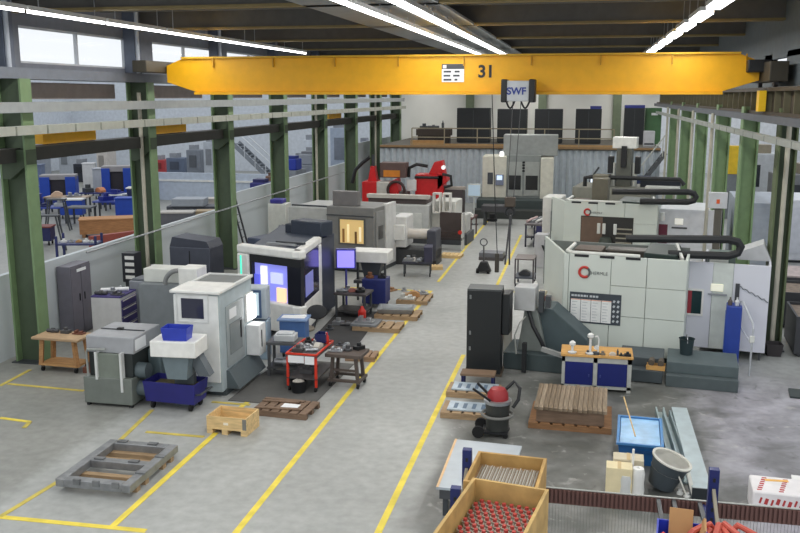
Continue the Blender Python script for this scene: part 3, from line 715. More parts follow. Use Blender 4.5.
# swivel chair
t = thing('swivel_chair', 'swivel chair with a round black backrest in front of the white framed machine', 'chair', (-7.0, 21.45, 0), -20)
for k in range(5):
    a = R(72 * k); MB().bar((0, 0, 0.1), (0.3 * math.cos(a), 0.3 * math.sin(a), 0.06), 0.05, 0.04).build('foot_spoke', BLACK, t)
MB().cyl((0, 0, 0.08), (0, 0, 0.5), 0.03).build('gas_post', DSTEEL, t)
MB().lathe([(0.24, 0), (0.26, 0.04), (0.2, 0.08)], (0, 0, 0.5)).build('seat', M((120, 112, 100), 0.6), t)
MB().bar((0.16, 0.18, 0.52), (0.22, 0.26, 0.9), 0.05, 0.02).build('back_bar', BLACK, t)
bk = MB().lathe([(0.02, -0.04), (0.24, -0.03), (0.27, 0.0), (0.24, 0.03), (0.02, 0.04)], (0, 0, 0)).build('backrest', BLACK, t)
bk.rotation_euler = (R(80), 0, R(37)); bk.location = (0.2, 0.26, 0.95); bk.scale = (1, 0.72, 1)
# steel stand with grey box
p = G(252, 368)
t = thing('steel_stand', 'dark steel stand with lower shelf beside the small machine', 'stand', (-7.15, 18.95, 0), 4)
bx(0, 0.85, 0, 0.55, 0.78, 0.84).build('top', M((84, 86, 88), 0.5), t)
for x in (0.02, 0.77):
    for y in (0.02, 0.47): bx(x, x + 0.06, y, y + 0.06, 0, 0.78).build('leg', M((78, 80, 82), 0.5), t)
bx(0, 0.85, 0, 0.55, 0.2, 0.24).build('shelf', M((70, 72, 74), 0.5), t)
single('measuring_box', 'pale grey box with a dark top edge on the dark steel stand', 'box', MB().box(0, 0.5, 0, 0.36, 0, 0.16).box(0.06, 0.44, 0.04, 0.32, 0.16, 0.2), M((186, 190, 192), 0.5), (-7.0, 19.05, 0.842), 4, None, 0.02)
lump('pump_unit', 'grey motor unit on the lower shelf of the dark steel stand', 'pump', (-6.75, 19.2, 0.242), 2, STEEL, 0.2, 4)
single('floor_mat', 'dark rubber mat on the floor before the small machine', 'mat', bx(0, 1.9, 0, 3.2, 0, 0.012), M((92, 92, 90), 0.9), (-7.4, 17.2, 0.005), -2)
# red trolley
p = G(287, 391)
t = thing('tool_trolley', 'red tube frame tool trolley with a full top near the yellow line', 'trolley', p, -2)
RF = M((206, 52, 30), 0.45)
for x in (0, 0.66):
    for y in (0, 1.15): bx(x, x + 0.05, y, y + 0.05, 0.13, 0.86).build('post', RF, t)
bx(0, 0.71, 0, 1.2, 0.8, 0.86).build('top_tray', M((82, 80, 80), 0.6), t)
MB().frameZ(-0.01, 0.72, -0.01, 1.21, 0.03, 0.86, 0.9).build('rim', RF, t)
bx(0, 0.71, 0, 1.2, 0.3, 0.33).build('shelf', M((70, 66, 66), 0.6), t)
bx(0.05, 0.42, -0.02, -0.005, 0.68, 0.84).build('hanging_note', PAPER, t); bx(0.44, 0.66, -0.02, -0.005, 0.66, 0.84).build('hanging_note', PAPER, t)
casters(t, [(0.05, 0.06), (0.66, 0.06), (0.05, 1.13), (0.66, 1.13)], 0.06)
cl = [('dark vice', 0.2, 0.25, 0, DSTEEL, 0.12), ('steel shaft', 0.5, 0.3, 2, STEEL, 0.1), ('grey fixture', 0.25, 0.6, 3, STEEL, 0.13), ('white bottle', 0.62, 1.05, 4, WHITE, 0.13), ('pale casting', 0.55, 0.65, 5, M((196, 190, 180), 0.5), 0.12), ('black clamp', 0.2, 1.0, 0, BLACK, 0.1), ('small steel ring', 0.4, 0.9, 1, STEEL, 0.1)]
for i, (nm, x, y, k, m_, s_) in enumerate(cl):
    lump('tool', nm + ' lying on the top of the red tool trolley', 'tool', (p.x + x, p.y + y, 0.864), k, m_, s_, 20 * i)
single('red_bottle', 'red spray bottle standing at the rear of the red tool trolley', 'bottle', MB().lathe([(0.05, 0), (0.055, 0.16), (0.03, 0.2), (0.02, 0.26)], n=12), REDP, (p.x + 0.64, p.y + 1.02, 0.864))
single('blue_box', 'open blue box on the right rear of the red tool trolley', 'box', MB().tub(0, 0.25, 0, 0.3, 0, 0.2, 0.012), NAVY, (p.x + 0.4, p.y + 0.87, 0.905))
for i in range(2): lump('spare_part', ['dark part on the lower shelf of the red trolley, front', 'dark part on the lower shelf of the red trolley, rear'][i], 'part', (p.x + 0.35, p.y + 0.4 + 0.5 * i, 0.332), i, DSTEEL, 0.15)
q = G(299, 392)
t = thing('bucket', 'black bucket with rags standing before the red tool trolley', 'bucket', (q.x, q.y - 0.02, 0), 0)
MB().lathe([(0.15, 0), (0.19, 0.27), (0.2, 0.29), (0.18, 0.28), (0.15, 0.1), (0.01, 0.1)]).build('body', BLACK, t)
lump_ = MB().lathe([(0.16, 0.2), (0.13, 0.27), (0.05, 0.31), (0.01, 0.3)]).build('rags', M((170, 166, 158), 0.9, 0, 0.3, 20), t)
# brown stand on casters
p = G(328, 387)
t = thing('work_stand', 'dark brown steel work stand on casters right of the red trolley', 'stand', p, -4)
BR = M((84, 74, 68), 0.6)
bx(-0.05, 0.8, -0.05, 0.62, 0.72, 0.8).build('top', BR, t, 0.01)
for x, y, s_ in ((0.1, 0.08, -1), (0.64, 0.08, 1), (0.1, 0.48, -1), (0.64, 0.48, 1)):
    MB().bar((x, y, 0.72), (x + s_ * 0.05, y, 0.14), 0.07, 0.07).build('leg', BR, t)
MB().frameZ(-0.02, 0.76, 0.0, 0.58, 0.07, 0.14, 0.2).build('lower_frame', BR, t); bx(0.1, 0.64, 0.06, 0.1, 0.38, 0.43).build('stretcher', BR, t)
casters(t, [(0.04, 0.05), (0.7, 0.05), (0.04, 0.53), (0.7, 0.53)], 0.06)
for i, (nm, x, y, k, m_) in enumerate((('grey flat gauge', 0.15, 0.2, 3, STEEL), ('dark round chuck', 0.4, 0.3, 1, DSTEEL), ('black tall clamp', 0.62, 0.45, 0, BLACK), ('pale flat bar', 0.3, 0.5, 2, STEEL))):
    lump('tool', nm + ' lying on the brown work stand', 'tool', (p.x + x, p.y + y, 0.802), k, m_, 0.12, 30 * i)
# pallets by the yellow line
p = G(345, 361); pallet('pallet', 'small brown pallet with white paper by the brown work stand', p, 3, 0.75, 0.6, PLANK)
single('paper_sheet', 'white paper sheet on the small brown pallet', 'paper', bx(0, 0.35, 0, 0.25, 0, 0.015), PAPER, (p.x + 0.15, p.y + 0.2, 0.134), 5)
p = G(352, 331); t1 = pallet('pallet', 'wooden pallet with a grey plate on it nearest along the yellow line', p, 0, 1.35, 0.8, PALW)
single('steel_plate', 'dark steel plate on the left of the nearest line pallet', 'plate', bx(0, 0.75, 0, 0.75, 0, 0.06), MID, (p.x - 0.05, p.y + 0.02, 0.134), 0)
lump('fitting', 'shiny clamp part lying on the dark plate of the line pallet', 'part', (p.x + 0.3, p.y + 0.35, 0.196), 3, STEEL, 0.2)
p = G(374, 319); pallet('pallet', 'wooden pallet carrying a wide grey cast tray by the yellow line', p, 0, 1.3, 0.9, PALW)
t = thing('cast_tray', 'wide shallow grey metal tray on the second line pallet', 'tray', (p.x + 0.05, p.y + 0.1, 0.134), 6)
MB().tub(0, 1.1, 0, 0.75, 0, 0.14, 0.05, 0.06).build('tray', M((150, 154, 156), 0.4, 0.4), t)
p = G(396, 304); pallet('pallet', 'third wooden pallet along the yellow line with stacked pale parts', p, 0, 1.0, 1.2, PALW)
for i in range(3): lump('pale_part', ['pale flat part at the front of the third line pallet', 'pale block in the middle of the third line pallet', 'grey casting at the rear of the third line pallet'][i], 'part', (p.x + 0.3 + 0.15 * i, p.y + 0.25 + 0.35 * i, 0.134), 3 if i != 1 else 5, [M((196, 196, 190), 0.5), CARD, STEEL][i], 0.2, 15 * i)
# measuring station: monitor, white hood on a dark stand, navy cart
q = G(344, 312)
monitor('control_monitor', 'violet lit monitor on a pale pole beside the white hood', (q.x, q.y + 0.3, 0), 10, 0.62, 0.62, 1.3, M((70, 72, 150), 0.4), SCRV)
t = thing('hooded_station', 'white hood on a dark stand in front of the grey machine with amber window', 'station', (*G(350, 302).xy, 0), 0)
bx(0, 1.25, 0, 0.8, 1.3, 1.66).build('hood', WHITE, t, 0.03)
MB().prism([(0.3, 1.3), (1.0, 1.3), (0.85, 0.7), (0.45, 0.7)], 'y', 0.2, 0.6).build('neck', DARK, t)
for x in (0.15, 1.05): bx(x, x + 0.06, 0.3, 0.4, 0, 1.3).build('post', DARK, t)
bx(0.1, 1.15, 0.1, 0.7, 0.6, 0.7).build('table', M((70, 72, 76), 0.5), t)
q = G(362, 308)
t = thing('storage_cart', 'navy blue steel box cart below the white hood', 'cart', (q.x, q.y, 0), 0)
bx(0, 0.75, 0, 0.7, 0.14, 0.92).build('body', M((32, 42, 104), 0.5), t, 0.02); casters(t, [(0.08, 0.08), (0.67, 0.08), (0.08, 0.6), (0.67, 0.6)], 0.06)
lump('brown_jar', 'brown lidded jar standing on the navy blue cart', 'jar', (q.x + 0.2, q.y + 0.25, 0.922), 1, M((120, 78, 52), 0.5), 0.16)
lump('black_vice', 'black vice at the right end of the navy blue cart', 'vice', (q.x + 0.58, q.y + 0.3, 0.922), 0, BLACK, 0.12)
q = G(334, 318)
t = thing('assembly_bench', 'dark cluttered assembly bench in front of the monitor pole', 'bench', (q.x, q.y, 0), -3)
bx(0, 1.0, 0, 0.8, 0.7, 0.76).build('top', M((70, 66, 66), 0.6), t)
for x in (0.03, 0.9):
    for y in (0.03, 0.7): bx(x, x + 0.06, y, y + 0.06, 0, 0.7).build('leg', DARK, t)
bx(0.02, 0.98, 0.05, 0.75, 0.2, 0.24).build('shelf', M((60, 58, 58), 0.6), t)
for i, (nm, x, y, k, m_) in enumerate((('steel shaft', 0.2, 0.2, 2, STEEL), ('pink cloth covered block', 0.5, 0.3, 5, M((150, 96, 88), 0.8)), ('black motor', 0.75, 0.25, 0, BLACK), ('grey chuck', 0.3, 0.55, 1, STEEL), ('dark bracket', 0.7, 0.6, 3, DSTEEL))):
    lump('tool', nm + ' on the dark assembly bench by the monitor', 'tool', (q.x + x, q.y + y, 0.762), k, m_, 0.12, 25 * i)
q = G(363, 322)
single('red_canister', 'bright red canister standing on the floor by the dark assembly bench', 'canister', MB().lathe([(0.11, 0), (0.12, 0.35), (0.06, 0.43), (0.04, 0.5)]), REDP, (q.x, q.y - 0.1, 0))
q = G(342, 328)
for i in range(3): lump('floor_part', ['grey gearbox on the floor left of the nearest line pallet', 'dark shaft on the floor before the assembly bench', 'dark flange on the floor before the assembly bench'][i], 'part', (q.x + 0.3 * i - 0.2, q.y + 0.35 - 0.1 * i, 0), [0, 2, 1][i], [STEEL, DSTEEL, DARK][i], 0.16, 20 * i)

single('floor_mat', 'black rubber mat on the floor before the white framed machine', 'mat', bx(0, 1.35, 0, 4.2, 0, 0.012), M((62, 62, 62), 0.9), (-7.05, 21.45, 0.001), 3)
for i, (px, py, k, m_, s_, lb) in enumerate(((372, 301, 0, DSTEEL, 0.16, 'dark motor part on the floor right of the navy blue cart'), (380, 297, 2, STEEL, 0.16, 'steel shaft on the floor behind the navy blue cart'), (389, 291, 3, M((150, 116, 84), 0.7), 0.2, 'brown fixture on the floor left of the third line pallet'), (366, 311, 3, STEEL, 0.15, 'grey bracket on the floor before the navy blue cart'), (330, 330, 1, DARK, 0.15, 'dark ring on the black mat end before the assembly bench'), (404, 291, 1, STEEL, 0.12, 'small steel ring on the floor by the third line pallet'), (340, 347, 0, DSTEEL, 0.1, 'small dark block on the floor behind the brown work stand'))):
    lump('floor_part', lb, 'part', (*G(px, py).xy, 0.0), k, m_, s_, 30 * i)
# collar crate and broken pallet on the open floor
p = G(207, 433); q = G(247, 437)
t = thing('pallet_crate', 'open pine crate on a pallet standing on the open floor', 'crate', p, -3)
for x in (0.0, 0.32, 0.72): bx(x, x + 0.12, 0, 0.62, 0, 0.1).build('foot', PINE, t)
bx(0, 0.84, 0, 0.62, 0.1, 0.125).build('deck', PINE, t)
for nm, a in (('side_board', (0, 0.84, 0, 0.025)), ('side_board', (0, 0.84, 0.595, 0.62)), ('end_board', (0, 0.025, 0.025, 0.595)), ('end_board', (0.815, 0.84, 0.025, 0.595))):
    bx(*a, 0.125, 0.36).build(nm, PINE, t)
bx(0.76, 0.842, -0.004, 0.0, 0.13, 0.35).build('corner_hinge', M((120, 118, 112), 0.5), t)
bx(0.36, 0.46, -0.003, 0, 0.2, 0.25).build('stamp', M((236, 226, 206), 0.6), t)
p = G(252, 415)
pallet('pallet', 'weathered brown pallet with a white sheet right of the pine crate', p, -4, 1.2, 0.8, OLDW, None, 6)
single('paper_sheet', 'white sheet lying on the weathered brown pallet', 'paper', bx(0, 0.36, 0, 0.24, 0, 0.012), PAPER, (p.x + 0.55, p.y + 0.2, 0.136), -4)
for i in range(3):
    single('loose_board', ['loose brown board across the left of the weathered pallet', 'loose brown board over the rear of the weathered pallet', 'loose brown board at the right of the weathered pallet'][i], 'board', bx(0, 1.0 - 0.1 * i, 0, 0.09, 0, 0.022), OLDW, (p.x + 0.05, p.y + [0.05, 0.62, 0.48][i], 0.136), [3, -3, 2][i])
# machined double frame on the floor
p = G(56, 492)
t = thing('frame_casting', 'heavy machined steel double frame lying on battens on the floor', 'frame', p, 0)
FM = M((138, 140, 142), 0.4, 0.45, 0.2, 6); FM2 = M((120, 122, 124), 0.45, 0.4, 0.2, 6)
Lx, Ly = 1.36, 1.78
for i, (x0, x1, y0, y1) in enumerate(((0, 0.16, 0, Ly), (Lx - 0.16, Lx, 0, Ly), (0.16, Lx - 0.16, 0, 0.17), (0.16, Lx - 0.16, Ly - 0.17, Ly), (0.16, Lx - 0.16, 0.82, 0.98))):
    bx(x0, x1, y0, y1, 0.1, 0.24).build('rail', FM, t, 0.012)
for x in (0.4, 0.75, 1.1):
    bx(x - 0.06, x + 0.06, -0.02, 0.02, 0.17, 0.27).build('lug', FM2, t)
for x, y in ((0.3, 0.9), (0.95, 0.9), (0.3, 1.7), (0.9, 1.7), (1.3, 0.5), (1.3, 1.2)):
    bx(x - 0.09, x + 0.09, y - 0.05, y + 0.05, 0.24, 0.265).build('pad', FM2, t)
for i, y in enumerate((0.25, 0.55, 1.2, 1.5)):
    single('batten', 'brown wooden batten under the %s opening of the steel frame%s' % (('nearer' if i < 2 else 'farther'), ', front' if i % 2 == 0 else ', rear'), 'batten', bx(0.02, Lx - 0.02, 0, 0.12, 0, 0.098), PALW, (p.x, p.y + y, 0))

# ================================================================== MIDDLE DISTANCE, LEFT OF THE AISLE
# grey machining centre with amber lit window
A_ = G(286, 204, 2.45); B_ = G(372, 209, 2.45)
t = thing('machining_center', 'grey machining centre with an amber lit window in its front', 'machine', (A_.x, A_.y, 0), math.degrees(math.atan2(B_.y - A_.y, B_.x - A_.x)) * 0.8)
Wm = math.hypot(B_.x - A_.x, B_.y - A_.y); Hm = 2.45
DG = M((122, 122, 120), 0.5)
bx(0, Wm * 0.47, 0.15, 2.6, 0.15, Hm - 0.12).build('side_cabin', M((176, 178, 176), 0.5), t, 0.02)
bx(Wm * 0.47, Wm, 0, 1.9, 0.1, Hm).build('body', DG, t, 0.02)
a0, a1, b0, b1 = rY(t, 340, 219, 364, 244, 0)
MB().frameY(a0 - 0.06, a1 + 0.06, b0 - 0.06, b1 + 0.06, 0.06, -0.03, 0.0).build('window_frame', M((90, 90, 88), 0.5), t)
wn = bx(a0, a1, -0.012, -0.002, b0, b1).build('lit_window', M((208, 178, 118), 0.4, emit=0.5), t)
for i, (u, v, h_) in enumerate(((0.1, 0.05, 0.6), (0.3, 0.1, 0.8), (0.62, 0.0, 0.5), (0.8, 0.2, 0.7))):
    x = a0 + (a1 - a0) * u; bx(x, x + 0.09, -0.02, -0.012, b0 + v * 0.4, b0 + h_ * (b1 - b0)).build('tooling', M(((120, 84, 40), (250, 226, 170), (90, 64, 30), (252, 232, 190))[i], 0.5, emit=0.5), wn)  # strips glow too: the amber interior light is put into their colours
a0, a1, b0, b1 = rY(t, 344, 190, 369, 207, 0.4)
bx(Wm * 0.5, Wm * 0.78, 0.3, 0.6, Hm, Hm + 0.55).build('roof_box', M((116, 114, 114), 0.5), t, 0.02)
bx(Wm * 0.47, Wm, -0.02, 0, Hm - 0.34, Hm - 0.3).build('seam', DARK, t)
bx(Wm + 0.001, Wm + 0.03, 0.15, 0.95, 0.5, Hm - 0.15).build('side_door', M((136, 136, 134), 0.5), t, 0.01)
bx(Wm + 0.03, Wm + 0.05, 0.35, 0.75, 1.25, 1.75).build('side_window', M((70, 70, 70), 0.3), t)
bx(Wm - 0.1, Wm + 0.06, 1.0, 2.0, 0.15, Hm + 0.05).build('white_side', M((206, 206, 204), 0.45), t, 0.02)
bx(0.1, Wm * 0.45, -0.02, 0.15, 0.15, 1.2).build('front_ledge', M((168, 170, 168), 0.5), t)
bx(0.0, Wm + 0.05, 0.1, 2.0, 0, 0.15).build('plinth', DARK, t)
MB().bar((0.1, 0.3, Hm - 0.06), (Wm * 0.47, 0.3, Hm - 0.06), 0.08, 0.06).build('roof_rail', DARK, t)
q = AY(277, 205, 34.0)
t = thing('storage_box', 'white box with a purple lid beside the third column near the grey machine', 'box', (q.x - 0.4, 34.0, 0), 0)
bx(0, 0.75, 0, 0.7, 0, 2.2).build('body', OFF, t, 0.02); bx(0.08, 0.6, 0.05, 0.6, 2.2, 2.38).build('lid', M((56, 54, 140), 0.5), t, 0.04)

# long lathe
t = thing('long_lathe', 'long white lathe with a brown top cover and open bed along the aisle', 'machine', (-9.6, 38.6, 0), -4)
bx(0, 2.9, 0, 1.9, 0.4, 1.75).build('headstock_cabin', M((190, 192, 190), 0.5), t, 0.04)
bx(0.0, 2.7, 0.3, 1.7, 1.75, 2.0).build('roof_cover', M((92, 82, 82), 0.6), t, 0.02)
bx(0.0, 2.85, 0.1, 0.5, 2.0, 2.16).build('rear_rail', M((190, 186, 178), 0.5), t)
bx(0, 4.6, 0.2, 1.8, 0.0, 0.5).build('bed', M((70, 72, 76), 0.5), t)
bx(2.9, 4.0, 0.5, 2.0, 0.4, 1.9).build('carriage_box', M((208, 208, 202), 0.5), t, 0.03)
for x in (3.05, 3.5): MB().frameY(x, x + 0.36, 1.4, 2.3, 0.07, 0.1, 0.4).build('carriage_frame', M((216, 214, 208), 0.5), t)
bx(4.0, 4.5, 0.6, 1.5, 0.5, 1.3).build('tailstock', M((196, 196, 192), 0.5), t, 0.03)
bx(0.3, 2.6, -0.03, 0, 0.6, 1.4).build('sliding_door', M((204, 206, 202), 0.45), t, 0.05)
# headstock with quill, facing the aisle, in front of the lathe
t = thing('boring_head', 'white boring unit with a pale horizontal quill beside the amber lit machine', 'machine', (-7.25, 33.4, 0), -2)
bx(0, 0.55, 0, 1.2, 0.7, 1.9).build('column', M((214, 214, 212), 0.45), t, 0.04)
bx(0.05, 0.5, -0.2, 0.05, 1.0, 1.6).build('control_box', WHITE, t, 0.03)
MB().cyl((0.5, 0.4, 1.2), (1.6, 0.4, 1.2), 0.2).build('quill', M((206, 200, 192), 0.4), t)
bx(1.35, 1.72, 0.0, 1.0, 0.2, 1.4).build('cable_housing', M((66, 68, 78), 0.5), t, 0.05)
bx(0, 1.72, 0.1, 1.2, 0, 0.6).build('bed', M((58, 60, 62), 0.6), t)
# tool trolley full of parts
q = G(402, 277)
t = thing('parts_trolley', 'dark trolley loaded with parts in front of the boring unit', 'trolley', (q.x, q.y, 0), 8)
bx(0, 1.1, 0, 0.7, 0.5, 0.56).build('deck', M((60, 62, 74), 0.6), t); bx(0.8, 1.1, 0.0, 0.7, 0.56, 1.1).build('back_panel', M((52, 52, 74), 0.6), t)
for x in (0.05, 1.0):
    for y in (0.05, 0.62): bx(x, x + 0.06, y, y + 0.06, 0.12, 0.5).build('leg', DARK, t)
casters(t, [(0.08, 0.08), (1.02, 0.08), (0.08, 0.64), (1.02, 0.64)], 0.06)
for i, (x, y, k, m_) in enumerate(((0.2, 0.2, 0, STEEL), (0.5, 0.3, 3, M((200, 196, 190), 0.5)), (0.35, 0.5, 1, DSTEEL), (0.65, 0.15, 2, STEEL))):
    lump('machined_part', ['steel block at the left of the dark parts trolley', 'pale bracket in the middle of the dark parts trolley', 'dark ring at the rear of the dark parts trolley', 'steel shaft by the back panel of the dark parts trolley'][i], 'part', (q.x + x, q.y + y + 0.05 * x, 0.562), k, m_, 0.16, 20 * i)
q = G(431, 270)
pallet('pallet', 'small pale pallet alone on the floor near the far yellow line', q, 10, 0.45, 0.5, PINE, None, 4)
# dark rack and trestle near the line
q = G(438, 250)
t = thing('swarf_rack', 'dark open steel rack with a red spot beside the far yellow line', 'rack', (q.x, q.y, 0), -3)
bx(0, 1.05, 0.3, 0.36, 0.7, 1.6).build('back_panel', M((68, 58, 56), 0.6), t); bx(0, 1.05, 0, 0.5, 0.45, 0.55).build('tray', M((48, 42, 42), 0.6), t)
bx(0.02, 1.03, 0.02, 0.3, 0.55, 0.8).build('load', M((56, 46, 44), 0.8, 0, 0.3, 12), t)
for x in (0, 1.0): bx(x, x + 0.05, 0, 0.5, 0, 1.6 if x else 0.5).build('side', M((196, 196, 194), 0.5) if x else DARK, t)
MB().cyl((0.95, -0.02, 0.8), (0.95, 0.0, 0.8), 0.09).build('red_button', REDP, t)
q = G(440, 258)
pallet('pallet', 'pale pallet on the floor before the dark open rack', (q.x, q.y, 0), -3, 0.85, 0.7, PINE, None, 5)
q = G(461, 238)
t = thing('steel_trestle', 'narrow brown steel trestle behind the dark open rack', 'trestle', (q.x, q.y, 0), -3)
bx(0, 0.5, 0, 1.6, 0.85, 0.92).build('top', M((96, 66, 62), 0.6), t)
for x in (0.02, 0.42):
    for y in (0.05, 1.45): bx(x, x + 0.06, y, y + 0.06, 0, 0.85).build('leg', M((84, 58, 56), 0.6), t)
lump('white_machine_part', 'white motor part on the brown steel trestle', 'part', (q.x + 0.25, q.y + 0.6, 0.922), 5, WHITE, 0.24)

# red gantry machine
RD = M((204, 30, 34), 0.4)
p = AY(415, 196, 47)
t = thing('gantry_machine', 'bright red column machine with black hose loop left of the white centre', 'machine', (p.x, 47, 0), 0)
bx(0, 1.55, 0, 1.2, 0.0, 2.35).build('column', RD, t, 0.04)
MB().prism([(1.2, 1.5), (1.75, 2.0), (1.7, 2.3), (1.2, 2.45)], 'y', 0.0, 1.0).build('shoulder', RD, t, 0.03)
MB().prism([(0.7, 2.35), (1.6, 2.35), (1.45, 3.1), (1.0, 3.0)], 'y', 0.2, 0.9).build('upper_head', RD, t, 0.03)
MB().tube([(-0.35, -0.05, 2.2), (-0.3, -0.05, 2.7), (0.1, -0.05, 2.9), (0.7, -0.05, 2.8)], 0.09).build('energy_hose', BLACK, t)
MB().tube([(1.5, -0.05, 2.4), (1.95, -0.05, 2.3), (2.0, -0.05, 1.8), (1.6, -0.05, 1.7)], 0.08).build('energy_hose', BLACK, t)
MB().tube([(0.0, -0.08, 2.2), (1.3, -0.08, 2.2)], 0.07).build('front_hose', BLACK, t)
bx(1.6, 2.6, 0.1, 1.0, 0.0, 1.55).build('bed', M((70, 62, 64), 0.5), t, 0.02)
bx(1.6, 2.7, 0.2, 0.6, 1.55, 1.7).build('guide_way', M((180, 172, 164), 0.4), t)
bx(-0.35, 0.15, -0.5, -0.35, 1.5, 2.1).build('control_screen', M((214, 214, 212), 0.4), t, 0.02); MB().cyl((-0.1, -0.42, 0.0), (-0.1, -0.42, 1.5), 0.04).build('screen_post', WHITE, t)
MB().cyl((1.55, -0.1, 2.75), (1.55, 0.05, 2.75), 0.11).build('work_lamp', M((250, 250, 250), 0.4, emit=0.6), t)
p = AY(362, 198, 46)
t = thing('gantry_machine', 'second red machine with a tall dark hose beside the grey machine roof', 'machine', (p.x, 46, 0), 0)
bx(0, 0.8, 0, 1.2, 0.0, 2.0).build('column', RD, t, 0.03); bx(0.8, 1.5, 0.0, 1.0, 1.1, 2.0).build('head_box', M((200, 196, 190), 0.5), t, 0.03)
MB().prism([(1.5, 1.0), (2.0, 1.3), (1.9, 2.2), (1.5, 2.0)], 'y', 0, 1.0).build('side_wing', RD, t, 0.02)
MB().prism([(0.25, 2.0), (0.75, 2.0), (0.62, 2.8), (0.4, 2.8)], 'y', 0.3, 0.8).build('red_cone', RD, t, 0.02)
MB().cyl((0.5, 0.55, 2.8), (0.5, 0.55, 3.4), 0.08).build('spindle', DARK, t)
MB().tube([(-0.6, 0.2, 1.9), (-0.4, 0.2, 2.6), (0.0, 0.2, 3.0), (0.4, 0.2, 3.3)], 0.1).build('energy_hose', BLACK, t)
MB().ring((1.9, -0.15, 1.6), 0.45, 0.08, 'y', 20).build('hose_loop', M((60, 40, 38), 0.6), t)
bx(2.0, 2.4, 0.2, 1.2, 0.0, 1.5).build('bed', M((96, 92, 92), 0.5), t, 0.02)
bx(0.9, 2.3, 0.4, 1.3, 2.2, 3.0).build('brown_cover', M((96, 76, 72), 0.6), t, 0.02); bx(1.1, 2.0, 0.36, 0.4, 2.25, 2.6).build('orange_panel', M((206, 128, 40), 0.5), t)
# white machining centre at the end of the aisle
t = thing('machining_center', 'large pale machining centre with grey double doors at the end of the aisle', 'machine', (-6.2, 49.6, 0), 2)
CRM = M((212, 210, 196), 0.45); TG = M((136, 142, 140), 0.5)
a0, a1, b0, b1 = rY(t, 482, 156, 509, 192, 0)
xa = onY(t, 482, 190, 0)[0]; xb = onY(t, 506, 190, 0)[0]; xc = onY(t, 540, 190, 0)[0]; xd = onY(t, 553, 190, 0)[0]
bx(xa, xb, 0, 2.0, 0.9, 3.2).build('left_cabin', CRM, t, 0.03); bx(xc, xd, -0.1, 2.0, 0.8, 3.15).build('right_cabin', CRM, t, 0.03)
bx(xb, xc, 0.15, 2.2, 0.9, 3.25).build('door_wall', TG, t)
bx(xa + 1.1, xd + 0.2, 0.8, 2.4, 3.2, 4.35).build('roof_cover', M((146, 150, 148), 0.5), t, 0.03)
bx(xa - 0.2, xd + 0.5, -1.2, 2.2, 0.0, 0.9).build('base', M((60, 70, 70), 0.6), t, 0.02)
bx(xa - 0.3, xd + 0.2, -2.2, -1.2, 0.0, 0.45).build('front_step', M((52, 56, 54), 0.6), t)
for x0, x1 in ((xb + 0.06, (xb + xc) / 2 - 0.05), ((xb + xc) / 2 + 0.05, xc - 0.06)):
    d = bx(x0, x1, 0.1, 0.15, 1.0, 2.9).build('door', M((160, 164, 160), 0.5), t, 0.01)
    bx(x0 + 0.08, x1 - 0.08, 0.09, 0.1, 1.35, 2.15).build('window', GLASS((34, 36, 38), 0.15), d)
pn = bx(xa + 0.75, xa + 1.2, -0.12, 0, 1.6, 2.2).build('control_panel', M((120, 128, 150), 0.5), t, 0.02); bx(xa + 0.82, xa + 1.12, -0.13, -0.12, 1.9, 2.15).build('display', SCREEN, pn)
bx(xa + 0.3, xa + 0.6, -0.04, 0, 1.65, 2.3).build('hatch', M((70, 74, 80), 0.5), t)
MB().lathe([(0.12, 0), (0.12, 0.2), (0.05, 0.26)], (xa + 1.05, 0.3, 3.2), 12).build('signal_lamp', M((250, 250, 250), 0.4, emit=1.5), t)
for k in range(4): bx((xb + xc) / 2 - 0.07, (xb + xc) / 2 + 0.07, 0.085, 0.1, 2.35 + k * 0.16, 2.45 + k * 0.16).build('mark', BLACK, t)
# bench with a screen in front of that machine, left of the line
q = AY(476, 180, 44)
monitor('control_monitor', 'small pale monitor on a post in front of the large pale machining centre', (-5.5, 45, 0), 0, 0.7, 0.65, 1.45, M((190, 194, 190), 0.5), M((170, 190, 206), 0.3, emit=0.25))
t = thing('machine_table', 'dark steel setup table at the foot of the large pale machining centre', 'table', (-5.1, 44.8, 0), 0)
bx(0, 1.6, 0, 1.0, 0.7, 1.0).build('top', M((62, 62, 66), 0.5), t)
for x in (0.1, 1.4): bx(x, x + 0.1, 0.1, 0.9, 0, 0.7).build('leg', DARK, t)
lump('floor_weight', 'round black base weight on the floor at the start of the far yellow line', 'weight', (*G(492, 221).xy, 0), 1, BLACK, 0.35)
for dx in (0,):
    MB()
# pallet truck with a low load in the aisle
q = G(478, 261)
pallet('pallet', 'dark pallet with flat grey sheets in the aisle behind the pallet truck', (q.x, q.y + 0.2, 0), -2, 0.98, 0.8, M((84, 80, 80), 0.7))
single('sheet_stack', 'stack of dark grey flat sheets on the dark pallet in the aisle', 'stack', bx(0.0, 0.95, 0, 0.75, 0, 0.16), M((104, 106, 112), 0.5), (q.x + 0.01, q.y + 0.22, 0.134), -2)
t = thing('pallet_truck', 'black hand pallet truck with a ring handle standing in the aisle', 'pallet truck', (G(484, 272).x, G(484, 272).y - 0.1, 0), -3)
MB().prism([(-0.28, 0.05), (0.28, 0.05), (0.12, 0.42), (-0.12, 0.42)], 'y', -0.15, 0.15).build('body', BLACK, t, 0.02)
for s_ in (-0.2, 0.2): MB().cyl((s_ - 0.05, -0.18, 0.09), (s_ + 0.05, -0.18, 0.09), 0.09).build('wheel', RUBBER, t)
MB().bar((0, 0, 0.4), (0.0, -0.1, 1.05), 0.05, 0.05).build('drawbar', DSTEEL, t)
MB().ring((0, -0.11, 1.17), 0.13, 0.022, 'y', 16, 6).build('handle', DSTEEL, t)

